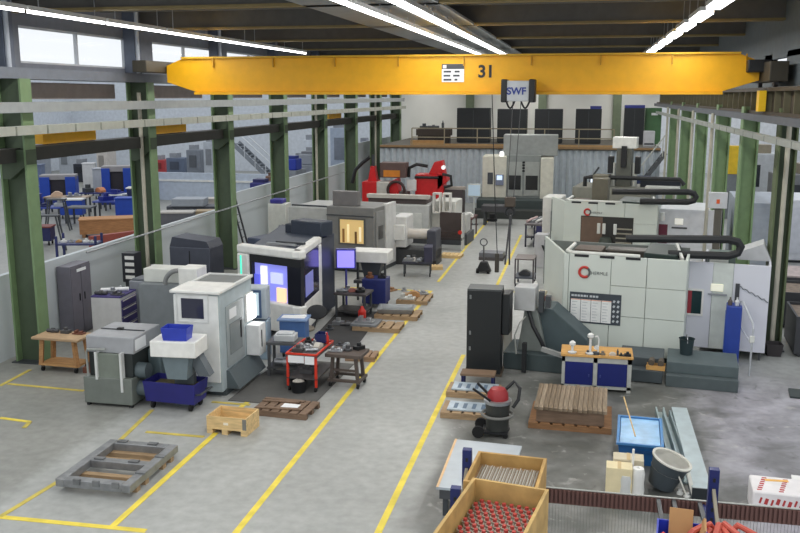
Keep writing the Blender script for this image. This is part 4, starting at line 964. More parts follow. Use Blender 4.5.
# ================================================================== RIGHT OF THE AISLE
# front frame cart and blue workbench cart
q = G(514, 287)
t = thing('frame_cart', 'open dark tube frame cart with a lower tray right of the aisle', 'cart', (q.x, q.y, 0), -2)
for x in (0, 0.62):
    for y in (0, 0.9): bx(x, x + 0.045, y, y + 0.045, 0.12, 1.0).build('post', M((70, 62, 66), 0.5), t)
bx(0, 0.665, 0, 0.945, 0.96, 1.0).build('top_frame', M((110, 100, 96), 0.5), t); bx(0, 0.665, 0, 0.945, 0.3, 0.36).build('lower_tray', M((78, 84, 94), 0.5), t)
casters(t, [(0.04, 0.05), (0.62, 0.05), (0.04, 0.9), (0.62, 0.9)], 0.05)
lump('grey_box_part', 'dark part on the lower tray of the open frame cart', 'part', (q.x + 0.33, q.y + 0.4, 0.362), 5, DARK, 0.2)
q = G(524, 247)
t = thing('workbench_cart', 'navy steel bench cart with a bright patch and long pipes on top', 'bench', (q.x, q.y, 0), -4)
bx(0, 0.95, 0, 2.2, 0.95, 1.02).build('top', M((96, 92, 94), 0.6), t)
bx(0.5, 0.95, 0, 2.1, 0.15, 0.95).build('cabinet', M((46, 48, 92), 0.5), t)
for x in (0.02, 0.4):
    for y in (0.02, 2.1): bx(x, x + 0.07, y, y + 0.07, 0, 0.95).build('leg', M((44, 44, 62), 0.5), t)
bx(0.06, 0.5, 0.05, 2.1, 0.4, 0.46).build('shelf', M((60, 60, 70), 0.5), t); bx(0.12, 0.4, 0.3, 0.5, 0.462, 0.8).build('white_box', WHITE, t)
casters(t, [(0.05, 0.06), (0.9, 0.06), (0.05, 2.1), (0.9, 2.1)], 0.06)
for i in range(3):
    single('pipe', ['pale pink pipe lying along the navy bench cart, left', 'grey pipe lying along the navy bench cart, middle', 'white pipe lying along the navy bench cart, right'][i], 'pipe', MB().cyl((0, 0, 0.06), (0.35, 1.5, 0.06), 0.055), [M((196, 170, 166), 0.5), STEEL, WHITE][i], (q.x + 0.08 + 0.2 * i, q.y + 0.4, 1.022))

# ------------------------------------------------------------------ big machine, near
def hermle(loc, rz, label, Wd, near):
    t = thing('machining_center', label, 'machine', loc, rz)
    Hh = 2.65; PNL = M((203, 210, 202), 0.45, 0, 0.03, 1); D = 2.9
    # inner body a little behind the panels
    MB().prism([(0.06, 0.2), (0.06, 2.5), (Wd - 0.05, 2.5), (Wd - 0.05, 0.2)], 'y', 0.05, 0.35).build('front_frame', M((120, 126, 122), 0.5), t)
    # front panels with open seams
    xs = [0.0, 0.12, 1.15, 2.0, Wd] if near else [0.0, 1.2, 2.2, Wd]
    for i in range(len(xs) - 1):
        zs = [0.2, 1.16, 1.92, Hh] if i >= (2 if near else 1) else [0.2, Hh]
        for j in range(len(zs) - 1):
            bx(xs[i] + (0.006 if i else 0), xs[i + 1] - 0.006, 0, 0.06, zs[j] + 0.006, zs[j + 1] - (0.006 if j < len(zs) - 2 else 0)).build('front_panel', PNL, t, 0.006)
    # left flank, slanted outwards to the rear, its lower corner cut away on the near machine
    g_ = (AY(545, 236, 24.84) if near else AY(552, 198, 34.9)); mi = Matrix.Rotation(-t.rotation_euler.z, 3, 'Z') @ (g_ - Vector(t.location))
    sx_, sy_ = mi.x, mi.y
    fp = [(0.03, Hh), (1, Hh), (1, 1.25), (0.6, 0.55), (0.03, 0.55)] if near else [(0.03, Hh), (1, Hh), (1, 0.3), (0.03, 0.3)]
    nn = len(fp); vs = [(sx_ * s_, sy_ * s_, z_) for s_, z_ in fp] + [(sx_ * s_ + 0.06, sy_ * s_ + 0.01, z_) for s_, z_ in fp]
    MB().add(vs, [tuple(range(nn)), tuple(reversed(range(nn, 2 * nn)))] + [(i, i + nn, (i + 1) % nn + nn, (i + 1) % nn) for i in range(nn)]).build('side_panel', PNL, t)
    bx(sx_, Wd - 0.06, sy_ - 0.06, sy_, 1.3, Hh - 0.1).build('rear_panel', M((120, 126, 122), 0.5), t)
    bx(Wd - 0.06, Wd, 0.06, 1.25, 0.2, Hh).build('side_panel', PNL, t)
    bx(0.1, Wd - 0.08, 0.35, D - 0.1, 0.0, 1.4).build('machine_bed', M((70, 76, 74), 0.6), t)
    # roof rim and slots
    rm = MB().tube([(0.03, 1.4, Hh + 0.03), (0.03, 0.25, Hh + 0.03), (0.2, 0.05, Hh + 0.03), (Wd * 0.62, 0.05, Hh + 0.03)], 0.05)
    rm.build('roof_rim', OFF, t)
    for k in range(3): bx(0.25 + k * 0.62, 0.6 + k * 0.62, -0.01, 0.06, Hh - 0.06, Hh + 0.0).build('vent_slot', BLACK, t)
    # inner machine seen over the open top
    bx(0.05, 0.75, 1.2, 2.0, 1.4, Hh - 0.08).build('inner_cover', M((92, 80, 70), 0.6), t)
    if near: bx(0.8, 1.9, 1.6, 2.2, 1.4, Hh - 0.1).build('spindle_column', M((70, 66, 60), 0.5), t, 0.03)
    else: bx(0.75, 1.35, 1.4, 2.0, 1.4, Hh + 0.75).build('spindle_column', M((104, 100, 86), 0.5), t, 0.03)
    for x, y in ((0.95, 0.9), (1.45, 0.8)): MB().lathe([(0.2, 0), (0.24, 0.1), (0.2, 0.35), (0.1, 0.4)], (x, y, Hh - 0.5), 14).build('spindle_motor', M((50, 66, 58), 0.5), t)
    MB().prism([(1.75, 2.1), (Wd - 0.14, 2.1), (Wd - 0.3, Hh - 0.03), (1.85, Hh + 0.0)], 'y', 0.8, 2.5).build('roof_hood', M((40, 56, 52), 0.5), t, 0.02)
    MB().bar((Wd - 0.14, 0.3, Hh - 0.04), (Wd - 0.4, 2.4, Hh), 0.06, 0.1).build('hood_edge', OFF, t)
    # energy chain looping out to the right
    yc = 22.75 if near else 32.9
    cp = [(626, 238.5), (728, 239.5), (738, 242), (741, 247), (738, 253), (728, 256), (668, 254)] if near else [(612, 191.5), (688, 192), (694, 193.5), (696, 197), (694, 200.5), (688, 202), (640, 201.5)]
    ch = MB().tube([AY(a_, b_, yc) - Vector(t.location) for a_, b_ in cp], 0.1 if near else 0.11).build('energy_chain', M((32, 34, 36), 0.6), t)
    ch.rotation_euler = (0, 0, -t.rotation_euler.z)
    # emblem and lettering
    ex_, ez_ = onY(t, *((584.5, 272) if near else (587.5, 212)), -0.012)
    r_ = 0.125 if near else 0.11
    MB().ring((ex_, -0.012, ez_), r_, 0.036, 'y', 28, 6, 50, 310).build('emblem_ring', M((190, 52, 44), 0.5), t)
    MB().ring((ex_, -0.010, ez_), r_, 0.03, 'y', 10, 6, -50, 50).build('emblem_arc', M((90, 92, 92), 0.5), t)
    text('lettering', 'HERMLE', 0.115 if near else 0.11, (ex_ + r_ + 0.03, -0.006, ez_ - 0.02), (R(90), 0, 0), M((84, 90, 90), 0.5), t)
    return t
p0, p1 = Vector((-0.42, 22.1)), Vector((2.48, 21.66))
RZ = math.degrees(math.atan2(p1.y - p0.y, p1.x - p0.x))
WR = (p1 - p0).length
m1 = hermle((p0.x, p0.y, 0), RZ, 'nearest big pale grey machining centre on the right with a schedule poster', WR, True)
# poster on it
t = m1
a0, a1, b0, b1 = rY(t, 570, 291.5, 620, 326, -0.02)
ps_ = bx(a0, a1, -0.015, -0.001, b0, b1).build('poster', M((58, 66, 74), 0.5), t)
wz = (b1 - b0)
for k in range(4):
    u0 = a0 + 0.03 + k * (a1 - a0) * 0.2; u1 = u0 + (a1 - a0) * 0.19
    bx(u0, u1, -0.019, -0.015, b0 + 0.04, b1 - 0.17).build('poster_column', M((226, 228, 226), 0.6), ps_)
    bx(u0, u1, -0.02, -0.019, b1 - 0.19, b1 - 0.175).build('poster_rule', M((230, 150, 110), 0.6), ps_)
hl = MB()
for k in range(9): hl.box(a0 + 0.04 + k * 0.075, a0 + 0.1 + k * 0.075 - (0.03 if k == 5 else 0), -0.0185, -0.015, b1 - 0.11, b1 - 0.06)
hl.build('poster_heading', M((190, 196, 200), 0.6), ps_)
for k in range(5):
    for j in range(2): MB().obox((a1 - 0.17 + j * 0.1, -0.017, b0 + 0.1 + k * 0.125), (0.05, 0.004, 0.06), (0, 0.5, 0)).build('poster_icon', M((190, 196, 200), 0.6), ps_)
fl = MB()
for k in range(4):
    for j in range(7): fl.box(a0 + 0.06 + k * (a1 - a0) * 0.2, a0 + 0.06 + k * (a1 - a0) * 0.2 + 0.13 - 0.03 * (j % 2), -0.0205, -0.019, b0 + 0.07 + j * 0.075, b0 + 0.085 + j * 0.075)
fl.build('poster_print', M((180, 186, 190), 0.6), ps_)
# right wing of the near machine
wp = Vector((2.62, 22.75))
t = thing('machine_annex', 'white annex cabinet with a small window joined behind the nearest right machine', 'cabinet', (2.62, 22.95, 0), -10)
WW = 1.95; WM = M((212, 214, 222), 0.45, 0, 0.03, 1)
for i, (x0, x1) in enumerate(((0, 0.62), (0.62, 1.1), (1.1, WW))):
    bx(x0 + 0.004, x1 - 0.004, 0, 0.05, 0.22, 2.42).build('front_panel', WM if i != 1 else M((206, 212, 206), 0.45), t, 0.006)
bx(WW - 0.05, WW, 0.05, 2.0, 0.22, 2.42).build('side_panel', WM, t)
bx(0.35, 0.4, 0.05, 2.0, 0.22, 2.42).build('side_panel', WM, t)
bx(0.4, WW - 0.05, 0.05, 2.0, 0.2, 1.9).build('inner_body', M((130, 134, 134), 0.6), t)
for x in (0.1, WW - 0.15):
    for y in (0.08, 1.8): bx(x, x + 0.06, y, y + 0.06, 0, 0.22).build('foot', DARK, t)
a0, a1, b0, b1 = rY(t, 688, 290, 701, 314, 0)
MB().frameY(a0 - 0.05, a1 + 0.04, b0 - 0.05, b1 + 0.05, 0.05, -0.025, 0).build('window_frame', WHITE, t); bx(a0, a1, -0.01, -0.002, b0, b1).build('window', GLASS((36, 58, 60), 0.15), t)
bx(a0, a0 + 0.1, -0.014, -0.01, b0, b1).build('red_edge', M((150, 50, 60), 0.5), t)
a0, a1, b0, b1 = rY(t, 711, 283.5, 723, 291.5, 0)
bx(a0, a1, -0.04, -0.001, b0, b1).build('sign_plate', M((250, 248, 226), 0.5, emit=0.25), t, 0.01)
bx(a0 - 0.05, a1 + 0.1, -0.05, 0, b0 - 0.1, b0 - 0.06).build('handle_bar', STEEL, t)
a0, b0 = onY(t, 739, 286, 0); a1, b1 = onY(t, 768, 302, 0)
pts = [(a0 + (a1 - a0) * i / 14, -0.02, b0 + (b1 - b0) * i / 14 + 0.025 * math.sin(i * 2.2)) for i in range(15)]
MB().tube(pts, 0.014, 6).build('cable', M((120, 124, 130), 0.6), t)
bx(a0 - 0.08, a0 + 0.02, -0.03, 0, b0 - 0.45, b0 + 0.06).build('connector', M((60, 62, 66), 0.6), t)
MB().prism([(1.15, 2.42), (WW, 2.42), (1.75, 2.85), (1.15, 2.6)], 'y', 0.7, 1.6).build('roof_chute', M((184, 186, 188), 0.4), t)
bx(0.45, 1.1, 0.5, 1.6, 1.9, 2.5).build('roof_unit', M((96, 110, 104), 0.5), t); bx(0.5, 0.95, 0.4, 0.5, 1.9, 2.6).build('roof_frame', OFF, t)

# low dark plinths and the conveyor at its foot
PLI = M((76, 86, 88), 0.6)
p = G(680, 393); q = G(738, 390)
t = thing('plinth_step', 'dark grey two step steel platform at the right machine corner', 'step', (1.98, 20.15, 0), -6)
bx(0, 1.55, 0, 1.4, 0.0, 0.27).build('lower_step', PLI, t, 0.01); bx(0, 1.55, 0.22, 1.4, 0.27, 0.52).build('upper_step', M((82, 94, 96), 0.6), t, 0.01)
t = thing('plinth_box', 'long low dark grey plinth behind the wooden topped workbench', 'plinth', (1.02, 20.35, 0), -6)
bx(0, 0.9, 0, 1.2, 0.02, 0.3).build('front_box', M((66, 74, 78), 0.6), t, 0.01); bx(-0.1, 0.9, 0.35, 1.3, 0.3, 0.5).build('top_box', M((74, 82, 86), 0.6), t, 0.01)
q = G(651, 371, 0.3)
t = thing('pallet_collar', 'small wooden carrier with two dark rolls on the low dark plinth', 'crate', (1.55, 20.38, 0.302), -8)
bx(0, 0.42, 0, 0.06, 0, 0.1).build('front_board', OAK, t); bx(0, 0.42, 0.25, 0.3, 0, 0.1).build('rear_board', OAK, t)
for x in (0.05, 0.26): MB().cyl((x + 0.06, 0.02, 0.16), (x + 0.06, 0.29, 0.16), 0.07).build('roll', M((88, 78, 66), 0.7), t)
# chip conveyor at the left foot
t = thing('chip_conveyor', 'sloping dark grey chip conveyor with a pale control box left of the near machine', 'conveyor', (-1.8, 20.5, 0), -6)
CV = M((84, 92, 92), 0.55)
bx(0.0, 2.0, 0.25, 1.5, 0.0, 0.42).build('base', M((66, 78, 80), 0.6), t, 0.02)
MB().prism([(0.3, 0.42), (0.98, 0.42), (0.76, 1.45), (0.45, 1.45)], 'y', 0.5, 1.4).build('upright_housing', M((122, 128, 124), 0.55), t, 0.02)
MB().prism([(0.85, 0.42), (1.95, 0.42), (1.95, 0.75), (1.1, 1.45), (0.72, 1.45)], 'y', 0.7, 1.6).build('sloping_housing', M((70, 84, 88), 0.55), t, 0.02)
bx(0.22, 0.72, 0.35, 0.9, 1.45, 2.02).build('control_box', M((176, 178, 178), 0.5), t, 0.02)
MB().bar((0.95, 0.1, 0.62), (1.95, -0.05, 0.42), 0.1, 0.1).build('cable_duct', M((150, 152, 150), 0.5), t)
MB().tube([(0.35, 0.1, 0.44), (0.3, 0.1, 0.9), (0.4, 0.2, 1.2), (0.5, 0.4, 1.3)], 0.018).build('hose', M((170, 172, 166), 0.6), t)
bx(0.5, 0.6, -0.02, 0.1, 0.03, 0.75).build('post', BLACK, t)
MB().tube([(0.55, 0.45, 1.45), (0.7, 0.3, 1.1), (0.9, 0.3, 0.75), (1.0, 0.35, 0.5)], 0.05).build('black_hose', BLACK, t)
for k in range(2): bx(0.78 + k * 0.16, 0.9 + k * 0.16, 0.5, 0.7, 1.4 + 0.12 * k, 1.9 - 0.1 * k).build('valve_block', DARK, t)
t = thing('red_drum_unit', 'small red unit with a pale lid behind the chip conveyor control box', 'unit', (-1.35, 23.1, 0), -8)
bx(0, 0.38, 0, 0.6, 0.0, 1.25).build('body', M((176, 48, 56), 0.5), t, 0.03); bx(-0.03, 0.4, -0.03, 0.63, 1.25, 1.36).build('lid', M((226, 214, 190), 0.5), t, 0.02)
MB().lathe([(0.08, 0), (0.08, 0.2), (0.03, 0.3)], (0.15, 0.25, 1.36), 12).build('cap', WHITE, t)
# black tall cabinet at the aisle line
p = G(466, 375)
t = thing('tall_cabinet', 'tall black cabinet standing alone at the right yellow aisle line', 'cabinet', p, 0)
CBK = M((24, 28, 30), 0.45)
bx(0, 0.8, 0, 0.62, 0.06, 2.06).build('body', CBK, t, 0.012)
bx(0, 0.8, 0.02, 0.6, 2.06, 2.09).build('top_plate', M((72, 76, 76), 0.5), t); bx(-0.06, 0.84, 0.0, 0.66, 0, 0.06).build('base', M((84, 74, 64), 0.6), t)
for z in (1.86, 1.0, 0.62): bx(0.06, 0.1, -0.02, 0, z, z + 0.09).build('latch', M((120, 122, 122), 0.4), t)
d = MB().prism([(0.8, 0.1), (0.98, 0.1), (1.02, 0.62), (0.95, 0.68), (0.8, 0.62)], 'z', 1.0, 1.98); d.build('open_flap', CBK, t, 0.02)
t = thing('concrete_post_box', 'pale upright box partly hidden behind the tall black cabinet', 'box', (-1.9, 22.2, 0), 0)
bx(-0.1, 0.2, 0, 0.3, 0, 1.55).build('body', M((176, 174, 166), 0.6), t, 0.01); bx(-0.12, 0.22, -0.02, 0.32, 1.55, 1.6).build('lid', M((150, 150, 144), 0.6), t); bx(-0.12, -0.02, -0.06, 0, 0.3, 0.9).build('yellow_strip', YLF, t)

# workbench with blue doors
p = G(561, 389)
t = thing('workbench', 'pale grey workbench with two blue doors and a pale wooden top', 'workbench', p, 0)
WBL = 1.52
bx(-0.03, WBL + 0.03, -0.03, 0.75, 0.78, 0.84).build('worktop', OAK, t, 0.008)
fr = MB().box(0, 0.07, 0, 0.7, 0.06, 0.78).box(WBL - 0.09, WBL, 0, 0.7, 0.0, 0.78).box(0.69, 0.78, 0, 0.7, 0.0, 0.78).box(0, WBL, 0, 0.7, 0.66, 0.78).box(0, WBL, 0, 0.7, 0.06, 0.13).box(0, 0.07, 0, 0.7, 0, 0.06)
fr.build('frame', M((176, 178, 172), 0.5), t)
for x0, x1 in ((0.075, 0.685), (0.785, WBL - 0.095)):
    d = bx(x0, x1, -0.012, 0.05, 0.135, 0.655).build('door', M((22, 34, 104), 0.45), t, 0.006)
    bx(x1 - 0.1 if x0 < 0.5 else x0 + 0.05, x1 - 0.07 if x0 < 0.5 else x0 + 0.08, -0.03, -0.012, 0.33, 0.39).build('handle', M((60, 70, 130), 0.4), d)
def wbp(px, py): g = G(px, py, 0.84); return (g.x, min(max(g.y, p.y + 0.06), p.y + 0.62), 0.842)
def holder(px, py, label, h_):
    x, y, z = wbp(px, py)
    t = thing('tool_holder', label, 'holder', (x, y, z), 0)
    MB().lathe([(0.09, 0), (0.1, 0.03), (0.04, 0.05), (0.01, 0.05)], n=14).build('foot', M((206, 206, 204), 0.4), t)
    MB().cyl((0, 0, 0.05), (0, 0, h_), 0.028).build('stem', WHITE, t); MB().lathe([(0.03, 0), (0.07, 0.03), (0.07, 0.09), (0.03, 0.12)], (0, 0, h_), 12).build('cap', WHITE, t)
holder(572, 356, 'short white tool holder at the left end of the wooden worktop', 0.16)
holder(590, 359, 'tall white tool holder in the middle of the wooden worktop', 0.36)
x, y, z = wbp(596, 355)
t = thing('dial_stand', 'white arched dial gauge stand behind the tall white tool holder', 'gauge', (x, y, z), 0)
MB().lathe([(0.08, 0), (0.08, 0.05), (0.02, 0.06)], n=14).build('foot', DARK, t); MB().tube([(0.04, 0, 0.05), (0.05, 0, 0.35), (0.02, 0, 0.42), (-0.04, 0, 0.4)], 0.016).build('arch', WHITE, t); MB().cyl((0.0, -0.03, 0.16), (0, 0.0, 0.16), 0.05).build('dial', WHITE, t)
for i, (px, py, k, m_, nm) in enumerate(((588, 362, 1, DSTEEL, 'flat dark ring at the front edge of the wooden worktop'), (603, 361, 1, M((120, 110, 96), 0.5), 'small brown cup on the middle of the wooden worktop'), (613, 361, 5, M((200, 190, 176), 0.5), 'small pale block on the wooden worktop'), (618, 360, 4, DSTEEL, 'dark upright tool on the wooden worktop'), (624, 361, 3, BLACK, 'black clamp at the right end of the wooden worktop'), (628, 359, 0, BLACK, 'black fixture at the far right corner of the wooden worktop'))):
    x, y, z = wbp(px, py); lump('tool', nm, 'tool', (x, y, z), k, m_, 0.075)

# second machine behind
q0, q1 = Vector((-0.69, 33.5)), Vector((2.62, 32.94))
m2 = hermle((q0.x, q0.y, 0), math.degrees(math.atan2(q1.y - q0.y, q1.x - q0.x)), 'second big pale grey machining centre with a brown lit opening, behind the nearest one', (q1 - q0).length, False)
t = m2
a0, a1, b0, b1 = rY(t, 581, 215.5, 632, 252, -0.01)
bx(a0, a1, -0.008, 0.0, b0, b1).build('opening', M((44, 44, 42), 0.6), t)
bx(a0 + 0.02, a0 + (a1 - a0) * 0.42, -0.018, -0.008, b0, b1 - 0.03).build('brown_cover', M((104, 84, 70), 0.6), t)
rk = MB()
for k in range(5): rk.box(a0 + (a1 - a0) * 0.68, a1 - 0.04, -0.03, -0.008, b0 + 0.12 + k * 0.17, b0 + 0.17 + k * 0.17)
rk.build('tool_shelf', M((150, 146, 130), 0.5), t)
for u in (0.32, 0.42, 0.63): bx(a0 + (a1 - a0) * u, a0 + (a1 - a0) * u + 0.12, -0.06, -0.008, b1 - 0.65, b1 - 0.25).build('cylinder', OFF, t, 0.02)
MB().lathe([(0.22, 0), (0.26, 0.2), (0.2, 0.4)], (a0 + (a1 - a0) * 0.5, -0.2, b0 + 0.1), 12).build('rotary_table', M((60, 68, 60), 0.5), t)
t = thing('machine_annex', 'white annex with a small sign joined to the second right machine', 'cabinet', (2.7, 33.6, 0), -9)
bx(0, 2.2, 0, 2.4, 0.2, 2.45).build('body', M((206, 208, 212), 0.45), t, 0.02); bx(0, 2.2, 0.1, 2.3, 0, 0.2).build('plinth', DARK, t)
a0, a1, b0, b1 = rY(t, 659, 224, 667, 238, 0); bx(a0, a1, -0.01, 0, b0 - 0.2, b1).build('maroon_window', M((104, 40, 60), 0.4), t)
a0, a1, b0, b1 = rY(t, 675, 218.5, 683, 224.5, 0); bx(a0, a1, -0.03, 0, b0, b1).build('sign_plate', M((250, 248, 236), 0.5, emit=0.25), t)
bx(a0 - 0.1, a1 + 0.15, -0.03, 0, b0 - 0.16, b0 - 0.1).build('handle_bar', DSTEEL, t); MB().cyl((0.16, -0.03, 2.0), (0.16, -0.03, 2.3), 0.08).build('round_badge', WHITE, t)
# third machine, deepest, with the tall head
t = thing('machining_center', 'third right machine with a tall head under a white box cover', 'machine', (-0.55, 42.5, 0), -9)
bx(0, 3.6, 0, 2.6, 0.0, 2.3).build('body', M((128, 128, 118), 0.5), t, 0.03)
hx = onY(t, 613, 150, 1.2)[0]; hx2 = onY(t, 637, 150, 1.2)[0]
bx(hx, hx2, 1.0, 1.8, onY(t, 613, 148, 1.2)[1], onY(t, 613, 137, 1.2)[1]).build('white_cover', M((232, 232, 226), 0.4), t, 0.02)
mx = (hx + hx2) / 2
bx(mx - 0.35, mx + 0.35, 1.0, 1.8, 2.3, onY(t, 613, 148, 1.2)[1]).build('head_column', M((98, 100, 92), 0.5), t, 0.02)
bx(mx - 0.12, mx + 0.12, 0.85, 1.0, 3.2, 4.2).build('spindle_drive', BLACK, t)
for s_ in (-0.5, 0.5): MB().cyl((mx + s_, 1.2, 2.3), (mx + s_, 1.2, 3.4), 0.12).build('guide_cylinder', OFF, t); 
for s_ in (-0.62, 0.62): bx(mx + s_ - 0.12, mx + s_ + 0.12, 1.0, 1.5, 2.9, 3.7).build('side_motor', BLACK, t, 0.03)
MB().tube([(mx - 1.7, 0.5, 2.3), (mx - 1.7, 0.5, 2.7), (mx - 1.4, 0.5, 2.75), (mx + 2.6, 0.5, 2.75), (mx + 2.8, 0.5, 2.5)], 0.1).build('energy_chain', M((32, 34, 36), 0.6), t)
bx(mx - 1.3, mx - 0.6, 0.2, 1.2, 2.3, 2.85).build('brown_cover', M((112, 108, 92), 0.6), t)
bx(mx + 0.8, mx + 2.6, 1.0, 2.0, 2.3, 2.65).build('dark_hood', M((30, 36, 46), 0.5), t); bx(mx + 1.1, mx + 2.6, 0.2, 1.0, 2.1, 2.4).build('pale_cover', OFF, t)
t = thing('control_desk', 'two small bright monitors on arms in front of the corrugated wall', 'desk', (-0.2, 46.5, 0), 0)
bx(0, 1.3, 0, 0.8, 0, 1.5).build('desk_body', M((60, 66, 72), 0.5), t); MB().tube([(0.3, 0.4, 1.5), (0.5, 0.4, 2.3), (0.9, 0.4, 2.9)], 0.05).build('arm', DARK, t)
for x, z in ((0.5, 2.0), (1.25, 1.7)): bx(x, x + 0.35, 0.1, 0.2, z, z + 0.35).build('monitor', M((224, 236, 250), 0.4, emit=0.9), t)
t = thing('control_cabinet', 'small white control cabinet at the left end of the second right machine', 'cabinet', (-1.62, 36.0, 0), -8)
bx(0, 0.72, 0, 1.3, 0.0, 2.5).build('body', M((216, 216, 210), 0.45), t, 0.02); bx(0.35, 0.66, -0.06, 0, 0.6, 1.95).build('dark_window', M((44, 50, 64), 0.4), t)
t = thing('terminal_box', 'pale lower terminal box standing in front of the small white control cabinet', 'box', (-1.8, 33.9, 0), -8)
bx(0, 0.5, 0, 0.6, 0, 1.3).build('body', M((182, 182, 184), 0.5), t, 0.02); MB().bar((0.32, -0.05, 0.9), (0.48, -0.1, 0.6), 0.08, 0.05).build('handset', BLACK, t)
# bins and bottles on the platform
q = G(686, 354, 0.52)
t = thing('waste_bucket', 'dark green open bucket on the steel platform below the small window', 'bucket', (q.x, q.y, 0.522), 0)
MB().lathe([(0.14, 0), (0.17, 0.36), (0.19, 0.38), (0.165, 0.38), (0.13, 0.05), (0.01, 0.04)]).build('body', M((36, 52, 56), 0.5), t)
MB().ring((0, 0, 0.3), 0.17, 0.01, 'x', 14, 6, 0, 180).build('handle', STEEL, t)
t = thing('tall_bin', 'tall narrow blue bin with small bottles on top by the handrail', 'bin', (3.48, 22.05, 0), -8)
bx(0, 0.36, 0, 0.5, 0.0, 1.5).build('body', M((36, 64, 150), 0.45), t, 0.02); bx(-0.01, 0.02, 0.02, 0.48, 0.3, 1.3).build('side_strip', M((60, 96, 176), 0.45), t)
for i, (x, m_) in enumerate(((0.1, M((90, 80, 76), 0.5)), (0.26, M((206, 208, 208), 0.4)))):
    single('bottle', ['dark bottle on the left of the tall blue bin', 'pale bottle on the right of the tall blue bin'][i], 'bottle', MB().lathe([(0.05, 0), (0.055, 0.1), (0.02, 0.15), (0.02, 0.2)], n=12), m_, (3.48 + x, 22.2, 1.502))
t = thing('handrail', 'thin pale handrail bent down beside the tall blue bin', 'rail', (3.98, 21.35, 0), 0)
MB().tube([(0, 0, 0), (0.02, 0, 1.15), (0.02, 0.1, 1.25), (-0.12, 0.75, 1.62), (-0.14, 0.9, 1.6), (-0.14, 0.9, 0.0)], 0.022).build('rail', M((196, 200, 204), 0.3, 0.3), t); MB().tube([(0.02, 0, 0.75), (-0.14, 0.9, 1.0)], 0.018).build('cross_rail', M((196, 200, 204), 0.3, 0.3), t)
bx(-0.05, 0.06, -0.04, 0.02, 0.82, 0.98).build('box', OFF, t, 0.01)
t = thing('plant_pot', 'small dark tub on the floor at the foot of the right column', 'tub', (4.88, 23.3, 0), 0)
MB().tub(-0.2, 0.2, -0.2, 0.2, 0, 0.32, 0.02, 0.04).build('tub', M((50, 46, 48), 0.6), t)
# switch box on a post
p = AY(712, 205, 30.5)
t = thing('switch_box', 'grey switch cabinet with an orange mark on a post between the right machines', 'cabinet', (p.x, 30.5, 0), 0)
bx(-0.12, 0.46, -0.1, 0.1, p.z - 0.1, p.z + 0.42).build('box', M((206, 208, 212), 0.45), t, 0.01); bx(0.12, 0.22, -0.11, -0.1, p.z + 0.06, p.z + 0.2).build('orange_mark', M((226, 100, 50), 0.5), t); bx(0.1, 0.32, -0.05, 0.1, 0, p.z - 0.1).build('post', M((96, 92, 84), 0.6), t)

# ================================================================== BAY BEYOND THE RIGHT COLUMNS
t = thing('enclosure_unit', 'white machine enclosure with a bluish side beyond the right columns', 'machine', (5.35, 33.0, 0), -4)
bx(0, 1.6, 0, 4.0, 0.1, 2.8).build('body', M((150, 158, 168), 0.5), t, 0.02); bx(1.6, 1.66, 0, 4.0, 0.1, 2.75).build('side_panel', WHITE, t)
bx(0, 1.5, 0.2, 3.8, 0, 0.1).build('plinth', DARK, t)
t = thing('white_enclosure', 'tall white enclosure at the right picture edge beyond the dark column', 'machine', (7.3, 37.0, 0), 0)
bx(0, 6.0, 0, 3.0, 0.1, 2.5).build('body', M((228, 230, 236), 0.45), t, 0.03); bx(0, 6.0, 0.1, 2.9, 0, 0.1).build('plinth', DARK, t); bx(0.4, 1.5, -0.03, 0, 0.4, 2.2).build('door', M((220, 222, 230), 0.45), t)
p = G(776, 362)
t = thing('steel_crate', 'dark steel crate with a brown load right of the dark column', 'crate', (5.35, 23.2, 0), -4)
MB().tub(0, 1.5, 0, 1.8, 0.08, 1.05, 0.05).build('box', M((52, 54, 58), 0.6), t); bx(0.06, 1.44, 0.06, 1.74, 0.5, 0.98).build('load', M((126, 112, 100), 0.8, 0, 0.3, 8), t)
for x in (0.1, 1.3): bx(x, x + 0.1, 0.1, 1.7, 0, 0.08).build('skid', DARK, t)
t2 = dup(t, (5.5, 26.2, 0), -4, 'dark steel crate with a brown load, behind the one by the dark column')
t = thing('steel_crate', 'dark low steel crate with pinkish plates farther behind the dark column', 'crate', (6.1, 29.2, 0), -4)
MB().tub(0, 1.8, 0, 2.0, 0.08, 0.9, 0.05).build('box', M((60, 60, 64), 0.6), t); bx(0.06, 1.74, 0.06, 1.94, 0.5, 0.94).build('load', M((178, 164, 162), 0.7, 0, 0.2, 8), t)
for x in (0.1, 1.6): bx(x, x + 0.1, 0.1, 1.9, 0, 0.08).build('skid', DARK, t)
t = thing('blue_motor', 'blue motor block on the floor at the right picture edge', 'motor', (8.1, 33.6, 0), 0)
bx(0, 1.4, 0, 1.2, 0.5, 1.1).build('housing', M((36, 52, 130), 0.5), t, 0.05); MB().cyl((0.2, -0.1, 0.8), (1.2, -0.1, 0.8), 0.3).build('drum', M((44, 60, 140), 0.5), t); bx(0.3, 0.7, 0.1, 0.7, 1.1, 1.5).build('fan_box', M((24, 34, 90), 0.5), t); bx(0.1, 1.3, 0.1, 1.1, 0, 0.5).build('stand', M((40, 40, 50), 0.6), t)
t = thing('yellow_cabinet', 'bright yellow panel on a grey cabinet far beyond the right columns', 'cabinet', (7.4, 50.0, 0), 0)
bx(0, 1.1, 0, 0.6, 2.4, 3.9).build('panel', M((236, 196, 40), 0.5), t, 0.02); bx(0, 1.1, 0.02, 0.58, 0, 2.4).build('base_cabinet', M((120, 126, 130), 0.5), t)
